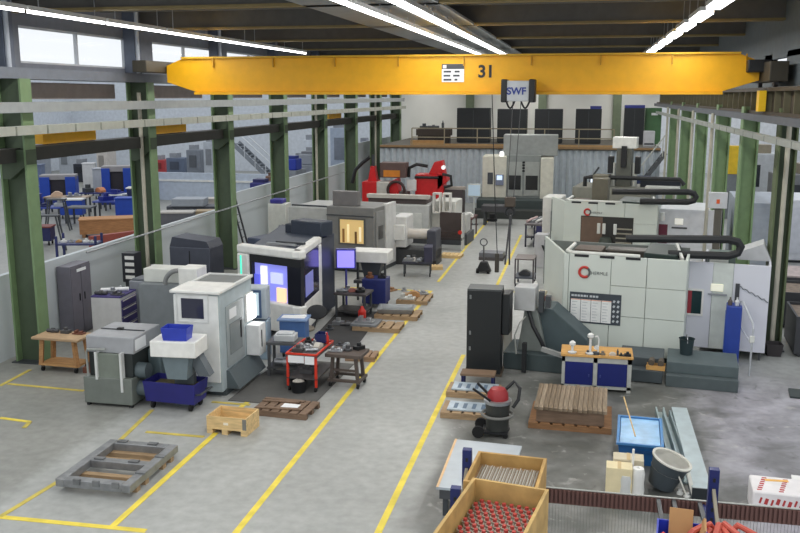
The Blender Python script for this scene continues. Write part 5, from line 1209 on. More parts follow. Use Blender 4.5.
for i, (x, y, w_, d_, h_, c_, nm) in enumerate(((9.5, 48, 4, 2, 2.6, (120, 122, 126), 'grey machine block far beyond the right columns'), (8.2, 55, 3, 2, 3.2, (196, 200, 204), 'pale machine block farthest beyond the right columns'), (12.5, 52, 3, 2, 2.0, (86, 90, 120), 'bluish machine block near the far right white wall'))):
    t = thing('far_machine', nm, 'machine', (x, y, 0), 0); bx(0, w_, 0, d_, 0, h_).build('body', M(c_, 0.5), t, 0.04); bx(w_ * 0.2, w_ * 0.6, -0.03, 0, h_ * 0.4, h_ * 0.8).build('window', M((50, 54, 60), 0.3), t); bx(w_ * 0.3, w_ * 0.8, 0.4, d_ - 0.4, h_, h_ + 0.5).build('roof_unit', M((150, 140, 120), 0.5), t)

# ================================================================== MEZZANINE
def rail_fence(name, label, x0, x1, y, z):
    t = thing(name, label, 'railing', (x0, y, z), 0); L_ = x1 - x0; n = max(1, round(L_ / 2.1))
    for k in range(n + 1): bx(L_ * k / n - 0.03, L_ * k / n + 0.03, -0.03, 0.03, 0, 1.05).build('post', M((150, 140, 116), 0.5), t)
    for z_ in (0.5, 1.05): bx(0, L_, -0.025, 0.025, z_ - 0.03, z_ + 0.03).build('rail', M((150, 140, 116), 0.5), t)
    bx(0, L_, -0.02, 0.02, 0, 0.12).build('toe_board', M((176, 142, 96), 0.6), t)
rail_fence('railing', 'long brown railing along the mezzanine edge', -10.6, 1.6, 54.5, 3.5)
BKC = M((34, 38, 42), 0.55); ZM = 3.5
specs = [(457, 490, 108, 'black tall panel cabinet on the mezzanine, leftmost of its row', None), (497.5, 527, 109, 'black tall panel cabinet on the mezzanine behind the hoist ropes', None), (535, 563, 109, 'black tall panel cabinet on the mezzanine right of the hoist ropes', None), (576, 602, 109, 'black tall panel cabinet with a small blue cap on the mezzanine', (0.55, 0.98)), (625, 645, 108, 'black tall panel cabinet with a full blue top on the mezzanine', (0.0, 1.0))]
for a, b, c, lb, blue in specs:
    q0, q1 = AY(a, c, 58), AY(b, c, 58)
    t = thing('panel_cabinet', lb, 'cabinet', (q0.x, 58, ZM), 0, 'black cabinets on the mezzanine')
    W_ = q1.x - q0.x; H_ = q0.z - ZM
    bx(0, W_, 0, 1.0, 0.05, H_).build('body', BKC, t, 0.02); bx(0.05, W_ - 0.05, 0.05, 0.95, 0, 0.05).build('plinth', DARK, t)
    bx(W_ * 0.5 - 0.015, W_ * 0.5 + 0.015, -0.01, 0, 0.2, H_ - 0.1).build('door_seam', M((60, 64, 68), 0.5), t)
    if blue: bx(W_ * blue[0], W_ * blue[1], 0.0, 0.9, H_, H_ + 0.18).build('blue_cap', M((40, 50, 130), 0.5), t)
q0, q1 = AY(646, 108, 58.5), AY(661, 129, 58.5)
t = thing('green_cabinet', 'bright green cabinet at the right end of the mezzanine row', 'cabinet', (q0.x, 58.5, ZM), 0)
bx(0, q1.x - q0.x, 0, 1.0, 0, q0.z - ZM).build('body', M((66, 104, 66), 0.5), t, 0.02); bx(0.35, 0.75, -0.02, 0, q0.z - ZM - 0.45, q0.z - ZM - 0.3).build('white_plate', PAPER, t)
q0 = AY(644, 131, 56)
t = thing('white_box', 'small white box on the mezzanine before the green cabinet', 'box', (q0.x, 56, ZM), 0)
bx(0, 0.65, 0, 0.5, 0, q0.z - ZM).build('body', M((190, 192, 196), 0.5), t, 0.02); bx(0.05, 0.6, -0.01, 0, 0.1, 0.2).build('base_strip', DARK, t)
q0 = AY(416, 131, 55.6)
t = thing('storage_bench', 'dark workbench with tools on the left end of the mezzanine', 'bench', (q0.x, 55.6, ZM), 0)
bx(0, 2.2, 0, 0.8, 0.55, 0.95).build('top', M((60, 52, 46), 0.6), t); bx(0.1, 2.1, 0.05, 0.75, 0, 0.55).build('base', M((46, 42, 40), 0.6), t)
for i in range(3): lump('tool', ['dark machine vice on the left of the mezzanine workbench', 'dark motor in the middle of the mezzanine workbench', 'dark drill stand on the right of the mezzanine workbench'][i], 'tool', (q0.x + 0.45 + 0.6 * i, 56.0, ZM + 0.952), [0, 2, 4][i], DARK, 0.26)
for k in range(4):
    single('wood_board', ['wooden board leaning edge on along the mezzanine front, lowest'] [0] if k == 0 else ['', 'second wooden board stacked at the mezzanine front', 'third wooden board stacked at the mezzanine front', 'topmost wooden board stacked at the mezzanine front'][k], 'board', bx(0, 2.1, 0, 0.3, 0, 0.07), wood((190, 148, 96)), (q0.x - 0.2, 54.8, ZM + 0.072 * k + 0.001))
t = thing('stair', 'short metal stair with a pale handrail at the right end of the mezzanine', 'stair', (2.2, 53.0, 0), 0)
st = MB()
for k in range(10): st.box(0.0 + 0.22 * k, 0.28 + 0.22 * k, 0, 1.0, 0.3 * k + 0.3, 0.3 * k + 0.36)
for y in (0, 0.96): st.bar((0.05, y + 0.02, 0.08), (2.3, y + 0.02, 3.3), 0.05, 0.2)
st.build('steps', M((90, 94, 98), 0.5), t)
MB().tube([(0.0, -0.02, 1.2), (2.2, -0.02, 4.3)], 0.04).build('handrail', M((190, 192, 186), 0.5), t)
for x in (0.1, 1.1, 2.1): MB().cyl((x, -0.02, x * 1.38 + 0.2), (x, -0.02, x * 1.4 + 1.25), 0.03).build('baluster', M((190, 192, 186), 0.5), t)
t = thing('blue_cabinet', 'dark blue cabinet under the mezzanine landing', 'cabinet', (1.3, 52.0, 0), 0)
bx(0, 2.4, 0, 0.8, 0.05, 2.0).build('body', M((34, 48, 86), 0.5), t, 0.02); bx(0.1, 2.3, 0.05, 0.75, 0, 0.05).build('plinth', DARK, t); bx(1.18, 1.22, -0.01, 0, 0.2, 1.9).build('door_seam', DARK, t)

# ================================================================== BAY ON THE LEFT
def press(px0, px1, pyb, pyt, label):
    a, b = G(px0, pyb), G(px1, pyb); h_ = (pyb - pyt) / (pyb - HY) * CH; W_ = (b - a).length
    t = thing('press_machine', label, 'machine', (a.x, a.y, 0), 22)
    for x in (0, W_ * 0.72): bx(x, x + W_ * 0.28, 0, 1.2, 0, h_).build('side_frame', COBALT, t, 0.02)
    bx(W_ * 0.28, W_ * 0.72, 0.2, 1.1, 0.3, h_ * 0.96).build('dark_opening', M((40, 36, 44), 0.6), t); bx(0, W_, 0.1, 1.1, h_ * 0.9, h_ + 0.12).build('cross_head', M((150, 146, 146), 0.5), t, 0.02)
    bx(-0.2, W_ + 0.2, -0.5, 1.2, 0, 0.5).build('base', M((36, 52, 128), 0.5), t)
press(41, 75, 206, 177, 'blue two column press with a dark centre, nearest in the left bay')
press(103, 132, 204, 168, 'taller blue two column press beside the second green column in the left bay')
def table_(px, py, L_, W_, h_, top, label, rz=10, legm=DARK):
    a = G(px, py); t = thing('work_table', label, 'table', (a.x, a.y, 0), rz)
    bx(0, L_, 0, W_, h_ - 0.07, h_).build('top', top, t)
    for x in (0.05, L_ - 0.13):
        for y in (0.05, W_ - 0.13): bx(x, x + 0.08, y, y + 0.08, 0, h_ - 0.07).build('leg', legm, t)
    return t, a, h_
TB = M((52, 70, 150), 0.5)
ts = []
for px, py, L_, W_, top, lb in ((30, 226, 1.6, 1.0, TB, 'blue topped work table just right of the first column in the left bay'), (44, 214, 2.4, 1.0, M((170, 150, 130), 0.6), 'brown topped long table in front of the nearest blue press'), (66, 226, 1.3, 1.0, M((90, 92, 96), 0.6), 'grey topped stool table behind the wooden crate'), (93, 219, 2.0, 0.9, TB, 'blue table before the taller press, nearer one'), (104, 211, 2.2, 0.9, WHITE, 'white topped table at the foot of the taller blue press'), (36, 201, 1.4, 1.0, TB, 'blue table left of the nearest blue press'), (80, 209, 1.3, 0.8, M((44, 52, 110), 0.5), 'dark blue table between the two blue presses')):
    ts.append(table_(px, py, L_, W_, 0.95, top, lb))
for i, (k, u, v, kind, m_, s_, lb) in enumerate(((0, 0.5, 0.4, 3, NAVY, 0.3, 'dark blue fixture on the blue table by the first column'), (0, 1.4, 0.5, 0, STEEL, 0.25, 'steel part on the blue table by the first column'), (1, 0.6, 0.5, 5, M((206, 176, 150), 0.6), 0.3, 'tan part on the brown topped long table'), (1, 1.6, 0.4, 3, STEEL, 0.3, 'grey part on the brown topped long table'), (3, 0.6, 0.5, 0, BLUE, 0.32, 'blue block on the nearer blue table'), (3, 1.6, 0.6, 1, STEEL, 0.3, 'grey ring on the nearer blue table'), (4, 0.6, 0.5, 3, BLUE, 0.34, 'blue fixture on the white topped table'), (4, 1.7, 0.4, 0, WHITE, 0.3, 'white box part on the white topped table'), (5, 0.7, 0.4, 0, DARK, 0.3, 'dark part on the blue table left of the press'), (6, 0.4, 0.4, 0, DARK, 0.35, 'dark motor on the dark blue table'), (6, 1.1, 0.5, 5, M((200, 130, 90), 0.6), 0.3, 'orange brown part on the dark blue table'))):
    t, a, h_ = ts[k]; c, s = math.cos(R(10)), math.sin(R(10))
    lump('machined_part', lb, 'part', (a.x + u * c - v * s, a.y + u * s + v * c, h_ + 0.002), kind, m_, s_, 15 * i)
q = G(80, 238)
t = thing('wooden_crate', 'long brown wooden crate on a pallet in the left bay', 'crate', (q.x, q.y, 0), 28)
bx(0, 2.6, 0, 1.1, 0.15, 0.8).build('box', wood((166, 118, 76)), t, 0.01); bx(-0.03, 2.63, -0.03, 1.13, 0.8, 0.85).build('lid', wood((180, 132, 88)), t)
for x in (0.1, 1.2, 2.3): bx(x, x + 0.15, 0, 1.1, 0, 0.15).build('skid', BROWN, t)
q = G(57, 272)
t = thing('shelf_rack', 'low dark blue shelf rack with white goods behind the white partition', 'rack', (q.x, q.y, 0), 14)
for x in (0, 1.45):
    for y in (0, 0.8): bx(x, x + 0.08, y, y + 0.08, 0, 1.35).build('post', M((34, 42, 96), 0.5), t)
for z in (0.4, 1.0): bx(0, 1.53, 0, 0.88, z, z + 0.06).build('shelf', M((46, 54, 100), 0.5), t)
c, s = math.cos(R(14)), math.sin(R(14))
for i in range(5):
    u, v = 0.2 + 0.28 * i, 0.4
    lump('packed_part', ['white packed part at the left end of the low blue rack', 'grey packed part, second on the low blue rack', 'brown packed part in the middle of the low blue rack', 'white packed part, fourth on the low blue rack', 'pale packed part at the right end of the low blue rack'][i], 'part', (q.x + u * c - v * s, q.y + u * s + v * c, 1.062), [0, 1, 5, 0, 3][i], [WHITE, GREY, CARD, WHITE, PALE][i], 0.11, 14)
single('red_barrier', 'reddish brown long beam on the floor behind the white partition', 'beam', bx(0, 4.6, 0, 0.25, 0, 0.5), M((150, 74, 64), 0.6), (G(92, 248).x, G(92, 248).y, 0), 60)
for px, py, lb in ((41, 252, 'dark steel trestle stand right of the first green column'), (50, 231, 'dark steel trestle stand left of the wooden crate')):
    a = G(px, py); t = thing('trestle_stand', lb, 'stand', (a.x, a.y, 0), 15)
    bx(-0.1, 0.8, 0, 0.4, 1.5, 1.56).build('top', DARK, t)
    for x, dx in ((0.0, -0.25), (0.7, 0.25)):
        for y in (0.04, 0.36): MB().bar((x, y, 1.5), (x + dx, y, 0), 0.06, 0.06).build('leg', DARK, t)
# machine clutter further back
far = [(20, 150, 40, 188, (150, 156, 166), 'grey far machine cabinet at the left picture edge'), (58, 150, 70, 176, (170, 176, 184), 'pale far pillar cabinet behind the nearest blue press'), (73, 164, 86, 180, (40, 44, 54), 'black far screen cabinet between the blue presses'), (96, 150, 106, 172, (196, 190, 184), 'pale far cabinet with a red top left of the taller press'), (154, 160, 164, 176, (176, 60, 64), 'red far box right of the second green column'), (166, 158, 184, 178, (96, 108, 130), 'bluish far machine right of the red box'), (186, 150, 200, 178, (120, 126, 136), 'grey far machine before the third green column'), (203, 142, 214, 176, (176, 182, 190), 'pale far machine touching the third green column'), (292, 158, 316, 176, (44, 46, 62), 'dark far screen panel between the fourth and fifth columns'), (358, 143, 372, 165, (40, 62, 160), 'blue far cabinet behind the sixth column'), (303, 140, 318, 158, (206, 212, 220), 'white far cabinet above the dark screen panel'), (330, 128, 350, 160, (160, 172, 190), 'blue grey far curtain behind the fifth column')]
for i, (x0, y0, x1, y1, c_, lb) in enumerate(far):
    Y = 66 - (i % 4) * 2.2; a, b = AY(x0, y0, Y), AY(x1, y0, Y)
    t = thing('far_machine', lb, 'machine', (a.x, Y, 0), 0)
    bx(0, b.x - a.x, 0, 1.4, 0, max(1.0, a.z)).build('body', M(c_, 0.5), t, 0.02)
    bx((b.x - a.x) * 0.2, (b.x - a.x) * 0.7, -0.04, 0, a.z * 0.5, a.z * 0.85).build('door', M(tuple(int(v * 0.7) for v in c_), 0.5), t)
    bx((b.x - a.x) * 0.1, (b.x - a.x) * 0.5, 0.3, 1.1, a.z, a.z + 0.35).build('roof_box', M((196, 60, 60) if 'red top' in lb else (140, 144, 150), 0.5), t)
q = G(168, 222)
t = thing('engine_pallet', 'dark engine like assembly on a pale pallet before the blue grey low wall', 'machine', (q.x - 0.3, q.y, 0), 12)
bx(0, 3.0, 0, 1.4, 0, 0.18).build('pallet_base', PALW, t); bx(0.2, 2.8, 0.1, 1.3, 0.18, 0.8).build('block', M((66, 70, 78), 0.5), t, 0.03); bx(0.5, 2.2, 0.0, 1.2, 0.8, 1.2).build('cover', M((150, 156, 164), 0.5), t, 0.03)
for x in (0.5, 1.5, 2.5): MB().cyl((x, -0.1, 0.5), (x, 0.1, 0.5), 0.2).build('port', DARK, t)
q = G(212, 206)
t = thing('white_column_post', 'slim pale post stand in front of the blue grey low wall', 'post', (q.x + 0.8, q.y - 0.5, 0), 0)
MB().cyl((0, 0, 0.03), (0, 0, 1.7), 0.09).build('post', M((170, 176, 186), 0.5), t); bx(-0.3, 0.3, -0.3, 0.3, 0, 0.03).build('foot', DARK, t); bx(-0.4, 0.4, -0.1, 0.1, 1.6, 1.75).build('cross_arm', M((170, 176, 186), 0.5), t)
t = thing('stair_flight', 'long grey metal stair with two handrails climbing left in the left bay', 'stair', (AY(276, 172, 60).x, 60, 0), 0)
zt = AY(232, 139, 60); dx = zt.x - t.location.x; st = MB()
for k in range(14): st.box(dx * k / 14 - 0.35, dx * k / 14, 0, 1.2, 0.4 + 2.9 * k / 14, 0.46 + 2.9 * k / 14)
for y in (0, 1.2): st.bar((0, y, 0.25), (dx, y, 3.2), 0.08, 0.3)
st.build('steps', M((130, 136, 144), 0.5), t)
for y in (-0.02, 1.22): MB().tube([(0.2, y, 1.3), (dx, y, 4.3)], 0.05).build('handrail', M((214, 218, 222), 0.4), t)
for k in range(5): MB().cyl((dx * k / 4.2, -0.02, 3.0 * k / 4.2), (dx * k / 4.2, -0.02, 3.0 * k / 4.2 + 1.1), 0.035).build('baluster', M((200, 204, 210), 0.4), t)
a = AX(248, 183, -14.0)
t = thing('step_ladder', 'dark aluminium ladder leaning on the partition by the third green column', 'ladder', (-13.55, AX(240, 225, -13.6).y - 0.3, 0), 0)
for y in (0, 0.42): MB().bar((0.35, y, 0), (-0.4, y, 3.0), 0.05, 0.06).build('stile', M((70, 74, 80), 0.4, 0.4), t)
for k in range(9): MB().cyl((0.35 - 0.75 * (k + 1) / 10, 0, 0.3 * (k + 1)), (0.35 - 0.75 * (k + 1) / 10, 0.42, 0.3 * (k + 1)), 0.018, n=6).build('rung', M((90, 94, 100), 0.4, 0.4), t)
for px, py, c_, k, lb in ((261, 189, (44, 46, 120), 0, 'dark blue box standing on the partition top before the fourth column'), (276, 182, (120, 90, 74), 5, 'brown goods on the partition ledge before the fourth column'), (292, 165, (36, 60, 170), 1, 'bright blue round drum on the partition ledge after the fourth column'), (308, 160, (150, 156, 166), 3, 'grey parts on the partition ledge after the fourth column')):
    a = AX(px, py, -15.5); h_ = max(0.2, a.z)
    t = thing('ledge_goods', lb, 'goods', (-15.5, a.y, 0), 0)
    bx(-0.5, 0.5, -0.9, 0.9, 0, h_ - 0.25).build('stand', M((150, 156, 164), 0.6), t)
    bx(-0.4, 0.4, -0.5, 0.5, h_ - 0.25, h_ + 0.35).build('box', M(c_, 0.5), t, 0.06); bx(-0.3, 0.3, -0.3, 0.3, h_ + 0.35, h_ + 0.5).build('lid', M(tuple(int(v * 0.8) for v in c_), 0.5), t)
# more goods standing in the left bay
def cart_(px, py, L_, W_, h_, m, label, top=None):
    a = G(px, py); t = thing('parts_cart', label, 'cart', (a.x, a.y, 0), 16)
    bx(0, L_, 0, W_, 0.2, h_).build('body', m, t, 0.02); bx(-0.04, L_ + 0.04, -0.04, W_ + 0.04, h_, h_ + 0.06).build('top', top or m, t)
    casters(t, [(0.12, 0.1), (L_ - 0.12, 0.1), (0.12, W_ - 0.1), (L_ - 0.12, W_ - 0.1)], 0.08)
for px, py, L_, W_, h_, m, lb, tp in ((16, 216, 1.2, 0.8, 1.1, BLUE, 'dark blue cart touching the first green column in the left bay', None), (60, 219, 1.2, 0.7, 1.0, COBALT, 'bright blue cart under the nearest blue press', WHITE), (116, 222, 1.4, 0.8, 1.2, COBALT, 'bright blue cart left of the second green column', None), (128, 216, 1.0, 0.7, 1.5, NAVY, 'tall navy cart behind the second green column', WHITE), (28, 246, 1.0, 0.7, 0.8, NAVY, 'low navy cart near the first green column', M((120, 60, 56), 0.6)), (94, 199, 1.0, 0.8, 1.9, M((176, 180, 186), 0.5), 'tall pale cart between the two blue presses', None), (84, 196, 0.7, 0.7, 2.1, M((206, 206, 206), 0.5), 'slim white cart behind the dark blue table', None), (24, 196, 1.2, 0.9, 2.0, M((96, 110, 140), 0.5), 'tall bluish cart far behind the first green column', None), (160, 232, 1.6, 0.9, 0.9, M((96, 98, 104), 0.5), 'grey cart right of the second green column', M((180, 176, 170), 0.6)), (203, 216, 1.0, 0.8, 0.9, M((186, 180, 172), 0.5), 'pale cart beside the dark engine like assembly', None), (196, 226, 1.0, 0.8, 0.7, M((170, 150, 120), 0.6), 'tan cart before the third green column', None)):
    cart_(px, py, L_, W_, h_, m, lb, tp)
# thin horizontal pipe rail over the machines along the partition
single('pipe_rail', 'thin grey pipe running along the partition behind the white framed machine', 'pipe', MB().cyl((0, 0, 0), (0, 26, 0), 0.03, n=8), STEEL, (-12.88, 21, 2.42))

# ================================================================== RIGHT FLOOR, NEAR
# sheets on low pallets beside the aisle line
p = G(440, 418)
pallet('pallet', 'low wooden pallet with a pale metal sheet beside the drum vacuum', p, 0, 1.15, 0.75, PALW)
SH = M((176, 190, 200), 0.35, 0.3, 0.15, 5)
def sheet(label, x, y, rz):
    t = thing('metal_sheet', label, 'sheet', (x, y, 0.136), rz)
    bx(0, 1.0, 0, 0.52, 0, 0.03).build('sheet', SH, t)
    for i in range(5): bx(0.12 + 0.19 * i, 0.2 + 0.19 * i, 0.1, 0.4, 0.03, 0.034).build('dark_mark', M((90, 110, 130), 0.5), t)
sheet('pale metal sheet on the nearer low pallet beside the drum vacuum', p.x + 0.12, p.y + 0.12, 0)
p = G(446, 397)
pallet('pallet', 'low wooden pallet with a pale metal sheet at the foot of the dark trestle bench', p, 0, 1.15, 0.7, PALW)
sheet('pale metal sheet on the farther low pallet by the dark trestle bench', p.x + 0.1, p.y + 0.1, 0)
p = G(460, 387)
t = thing('trestle_bench', 'small dark trestle bench with a brown top before the black cabinet', 'bench', (p.x, p.y, 0), 0)
bx(0, 0.78, 0, 0.4, 0.27, 0.32).build('top', M((120, 98, 78), 0.7), t)
for x in (0.02, 0.7):
    for y in (0.02, 0.33): bx(x, x + 0.06, y, y + 0.06, 0, 0.27).build('leg', NAVY, t)
# drum vacuum
p = G(497, 438)
t = thing('drum_vacuum', 'dark industrial drum vacuum with a red head and looped hose', 'vacuum cleaner', (p.x - 0.02, p.y + 0.2, 0), 0)
MB().lathe([(0.2, 0.1), (0.22, 0.12), (0.24, 0.68), (0.22, 0.7)]).build('drum', M((52, 54, 52), 0.45), t)
MB().lathe([(0.27, 0.66), (0.27, 0.72), (0.22, 0.73)]).build('rim', STEEL, t)
MB().lathe([(0.21, 0.73), (0.2, 0.85), (0.14, 0.94), (0.02, 0.97)]).build('motor_head', M((150, 36, 40), 0.4), t)
MB().tube([(0.1, 0.1, 0.85), (0.3, 0.15, 1.05), (0.42, 0.05, 0.95), (0.4, -0.05, 0.75), (0.3, -0.1, 0.6)], 0.035).build('suction_hose', BLACK, t)
MB().ring((0, 0, 0.42), 0.3, 0.03, 'z', 24).build('wrapped_hose', M((110, 110, 106), 0.5), t)
MB().bar((-0.12, -0.22, 0.75), (-0.45, -0.3, 1.0), 0.05, 0.04).build('push_handle', BLACK, t)
MB().bar((-0.12, 0.0, 0.75), (-0.4, 0.0, 1.02), 0.05, 0.04).build('push_handle', BLACK, t)
bx(-0.28, 0.22, -0.24, 0.24, 0.08, 0.12).build('chassis', BLACK, t)
for x, y in ((-0.34, -0.26), (-0.34, 0.2)): MB().cyl((x, y - 0.03, 0.12), (x, y + 0.03, 0.12), 0.12).build('wheel', RUBBER, t)
for y in (-0.2, 0.2): MB().cyl((0.18, y - 0.02, 0.05), (0.18, y + 0.02, 0.05), 0.05).build('front_wheel', RUBBER, t)
# stack of boards on pallet
p = G(528, 428)
PW = 1.42
t = pallet('pallet', 'dark wooden pallet under the stack of weathered boards', p, -1.5, PW + 0.2, 1.3, BROWN, None, 7)
nb = 15; bw = PW / nb
wl_ = ['leftmost', 'second from left', 'third from left', 'fourth from left', 'fifth from left', 'sixth from left', 'seventh from left', 'middle', 'seventh from right', 'sixth from right', 'fifth from right', 'fourth from right', 'third from right', 'second from right', 'rightmost']
cr_, sr_ = math.cos(R(-1.5)), math.sin(R(-1.5))
single('board_layer', 'dark lower layer of boards between the dark pallet and the weathered board tops', 'board', bx(0.05, PW - 0.05, 0.05, 1.4, 0, 0.27), OLDW, (p.x + 0.1, p.y + 0.0, 0.136), -1.5)
for i in range(nb):
    x = 0.1 + bw * i; y0 = rnd.uniform(-0.03, 0.03); c_ = rnd.randint(-14, 14)
    single('board', 'weathered grey brown board on top of the stack, %s' % wl_[i], 'board', bx(0.004, bw - 0.004, 0, 1.5, 0, 0.05 + rnd.uniform(0, 0.012)), wood((130 + c_, 114 + c_, 94 + c_), 0.35, 14, 2), (p.x + x * cr_, p.y + y0 + x * sr_, 0.408), -1.5, 'boards on the dark pallet stack')
# blue tub
p = G(617, 464)
t = thing('plastic_tub', 'large blue rectangular tub lined with pale film on the floor', 'tub', (p.x, p.y, 0), -3)
TUBB = M((34, 92, 150), 0.4)
MB().tub(0, 0.76, 0, 1.4, 0, 0.4, 0.02, 0.05).build('body', TUBB, t)
MB().frameZ(-0.03, 0.79, -0.03, 1.43, 0.05, 0.38, 0.42).build('rim', M((70, 130, 186), 0.4), t)
bx(0.03, 0.73, 0.03, 1.37, 0.3, 0.39).build('pale_film', M((138, 184, 222), 0.25, 0, 0.25, 3), t)
bx(0.3, 0.68, -0.045, -0.03, 0.26, 0.31).build('handle', M((24, 70, 120), 0.4), t)
single('wooden_rod', 'thin wooden rod leaning into the blue tub', 'rod', MB().cyl((0, 0, 0), (-0.2, 0.7, 0.5), 0.014, n=8), PINE, (p.x + 0.32, p.y + 0.4, 0.395))
# long steel channels
def channel(a, b, w_, h_, label, m=GALV):
    q0, q1 = G(*a), G(*b); d = q1 - q0; L_ = d.length
    t = thing('steel_profile', label, 'profile', (q0.x, q0.y, 0), math.degrees(math.atan2(d.y, d.x)) - 90)
    MB().prism([(0, 0), (w_, 0), (w_, h_), (w_ - 0.03, h_), (w_ - 0.03, 0.03), (0.03, 0.03), (0.03, h_), (0, h_)], 'y', 0, L_).build('channel', m, t)
    return t, L_, w_, h_
t, L_, w_, h_ = channel((692, 500), (671, 417), 0.3, 0.2, 'wide galvanised steel channel with a black end cap, right of its group')
bx(0.0, w_, 0.0, L_, h_, h_ + 0.02).build('cover', M((188, 202, 206), 0.35, 0.3, 0.1), t); bx(-0.01, w_ + 0.01, -0.03, 0, 0, h_ + 0.02).build('end_cap', M((34, 40, 44), 0.5), t)
channel((682, 484), (662, 418), 0.16, 0.18, 'galvanised channel with an open top, middle of its group', M((150, 166, 170), 0.4, 0.4))
channel((670, 474), (655, 413), 0.18, 0.14, 'galvanised channel at the left of its group beside the blue tub', M((160, 176, 178), 0.4, 0.4))

# ------------------------------------------------------------------ pallet rack in front of the camera
ZS = 2.42
t = thing('pallet_rack', 'dark blue pallet rack with a ribbed brown mesh guard in the near foreground', 'rack', (0, 0, 0), 0)
RKB = M((26, 38, 96), 0.45)
xl, xr = AY(468, 447, 8.35).x, AY(716, 472, 8.2).x
zt_ = AY(468, 447, 8.35).z
for x in (xl, xr):
    for y in ((8.3, 7.5, 6.2) if x == xl else (8.3, 6.2)):
        zz = zt_ if y > 8 else AY(454, 487, 7.5).z if y > 7 else 2.6
        u = bx(x - 0.045, x + 0.045, y - 0.04, y + 0.04, 0.01, zz).build('upright', RKB, t)
        hb = MB()
        for k in range(6): hb.box(x - 0.012, x + 0.012, y - 0.043, y - 0.04, zz - 0.12 - k * 0.1, zz - 0.08 - k * 0.1)
        hb.build('upright_slots', BLACK, u)
        bx(x - 0.08, x + 0.08, y - 0.08, y + 0.08, 0, 0.012).build('foot_plate', DARK, u)
    MB().bar((x, 8.3, 1.0), (x, 6.2, 2.3), 0.03, 0.04).build('brace', RKB, t)
    MB().bar((x, 8.26, zt_ - 0.2), (x, 7.52, 2.45), 0.03, 0.04).build('brace', M((130, 124, 108), 0.5), t)
YB = 8.75
zb1 = AY(550, 488, YB).z; zb0 = AY(550, 503, YB).z
rb = MB(); BRB = M((104, 74, 68), 0.6)
n = 110; bl, br = xl - 0.05, xr + 2.4
rb.box(bl, br, YB, YB + 0.03, zb0, zb1)
for k in range(n): rb.box(bl + (br - bl) * k / n, bl + (br - bl) * (k + 0.55) / n, YB - 0.02, YB, zb0 + 0.01, zb1 - 0.01)
rb.build('ribbed_beam', BRB, t)
bx(bl, br, YB - 0.005, YB + 0.012, zb1, zb1 + 0.01).build('top_edge', M((170, 172, 166), 0.4), t)
wm = MB()
for k in range(150): wm.box(bl + (br - bl) * k / 150, bl + (br - bl) * k / 150 + 0.0025, YB + 0.005, YB + 0.01, zb0 - 0.45, zb0)
wm.box(bl, br, YB + 0.003, YB + 0.012, zb0 - 0.46, zb0 - 0.445)
wm.build('mesh_guard', M((120, 122, 118), 0.4, 0.3), t)
ZS = zb1 - 0.02
bx(bl, br, 6.17, 6.23, ZS - 0.16, ZS - 0.02).build('front_beam', M((206, 92, 36), 0.45), t)
for x in (xl + 0.28, xl + 0.72, xl + 1.9, xl + 2.05, xl + 2.3):
    bx(x - 0.02, x + 0.02, 6.2, YB, ZS - 0.02, ZS + 0.012).build('cross_bar', M((70, 72, 74), 0.5), t)
for x in (xl, xr): bx(x - 0.03, x + 0.03, 8.3, YB + 0.02, zb0, zb1 - 0.03).build('beam_bracket', RKB, t)
ZS += 0.014
# wooden boxes on the rack
def wood_box(label, c0, c1, ztop, depth, m):
    a, b = G(*c0, ztop), G(*c1, ztop)
    W_ = (b - a).length; rz = math.degrees(math.atan2(b.y - a.y, b.x - a.x))
    t = thing('wooden_box', label, 'box', (a.x, a.y, ZS), rz)
    H_ = ztop - ZS
    for k in range(2):
        z0, z1 = 0.08 + (H_ - 0.08) / 2 * k, 0.08 + (H_ - 0.08) / 2 * (k + 1) - 0.004
        bx(0, W_, -0.03, 0, z0, z1).build('rear_board', m, t); bx(0, W_, -depth, -depth + 0.03, z0, z1).build('front_board', m, t)
        bx(0, 0.03, -depth + 0.03, -0.03, z0, z1).build('side_board', m, t); bx(W_ - 0.03, W_, -depth + 0.03, -0.03, z0, z1).build('side_board', m, t)
    bx(0, W_, -depth, 0, 0.05, 0.079).build('floor_board', m, t)
    for x in (0.0, W_ / 2 - 0.04, W_ - 0.08): bx(x, x + 0.08, -depth, 0, 0, 0.049).build('skid', m, t)
    return t, W_, rz
GB = wood((186, 154, 96), 0.25, 3, 3)
tb, W_, rz = wood_box('open wooden box full of red capped tubes, nearest on the blue rack', (473, 477), (549, 489), 3.02, 1.25, GB)
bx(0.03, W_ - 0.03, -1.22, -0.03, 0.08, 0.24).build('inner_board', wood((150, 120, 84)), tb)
m_ = Matrix.Rotation(R(rz), 3, 'Z')
proto = None
nx = 8
for j in range(9):
    for i in range(nx):
        v = Vector((0.075 + (W_ - 0.15) * (i + (0.0 if j % 2 else 0.5)) / nx, -0.08 - 0.08 * j, 0.242)); g = tb.location + m_ @ v
        if proto is None:
            proto = thing('capped_tube', 'red capped metal tube standing in the nearest open wooden box', 'tube', g, rz, 'red capped tubes in the nearest wooden box')
            MB().cyl((0, 0, 0), (0, 0, 0.09), 0.034, n=10).build('sleeve', M((158, 146, 132), 0.5), proto)
            MB().cyl((0, 0, 0.09), (0, 0, 0.115), 0.019, n=10).build('cap', M((184, 72, 66), 0.5), proto)
        else: dup(proto, g, rz + rnd.uniform(-20, 20))
tb, W_, rz = wood_box('open wooden box of thin pale rods behind the red tube box', (478.5, 450.5), (547, 458), 2.98, 0.74, wood((178, 142, 84), 0.25, 3, 3))
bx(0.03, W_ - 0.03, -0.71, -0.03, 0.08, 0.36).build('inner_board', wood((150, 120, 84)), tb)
m_ = Matrix.Rotation(R(rz), 3, 'Z')
proto = None
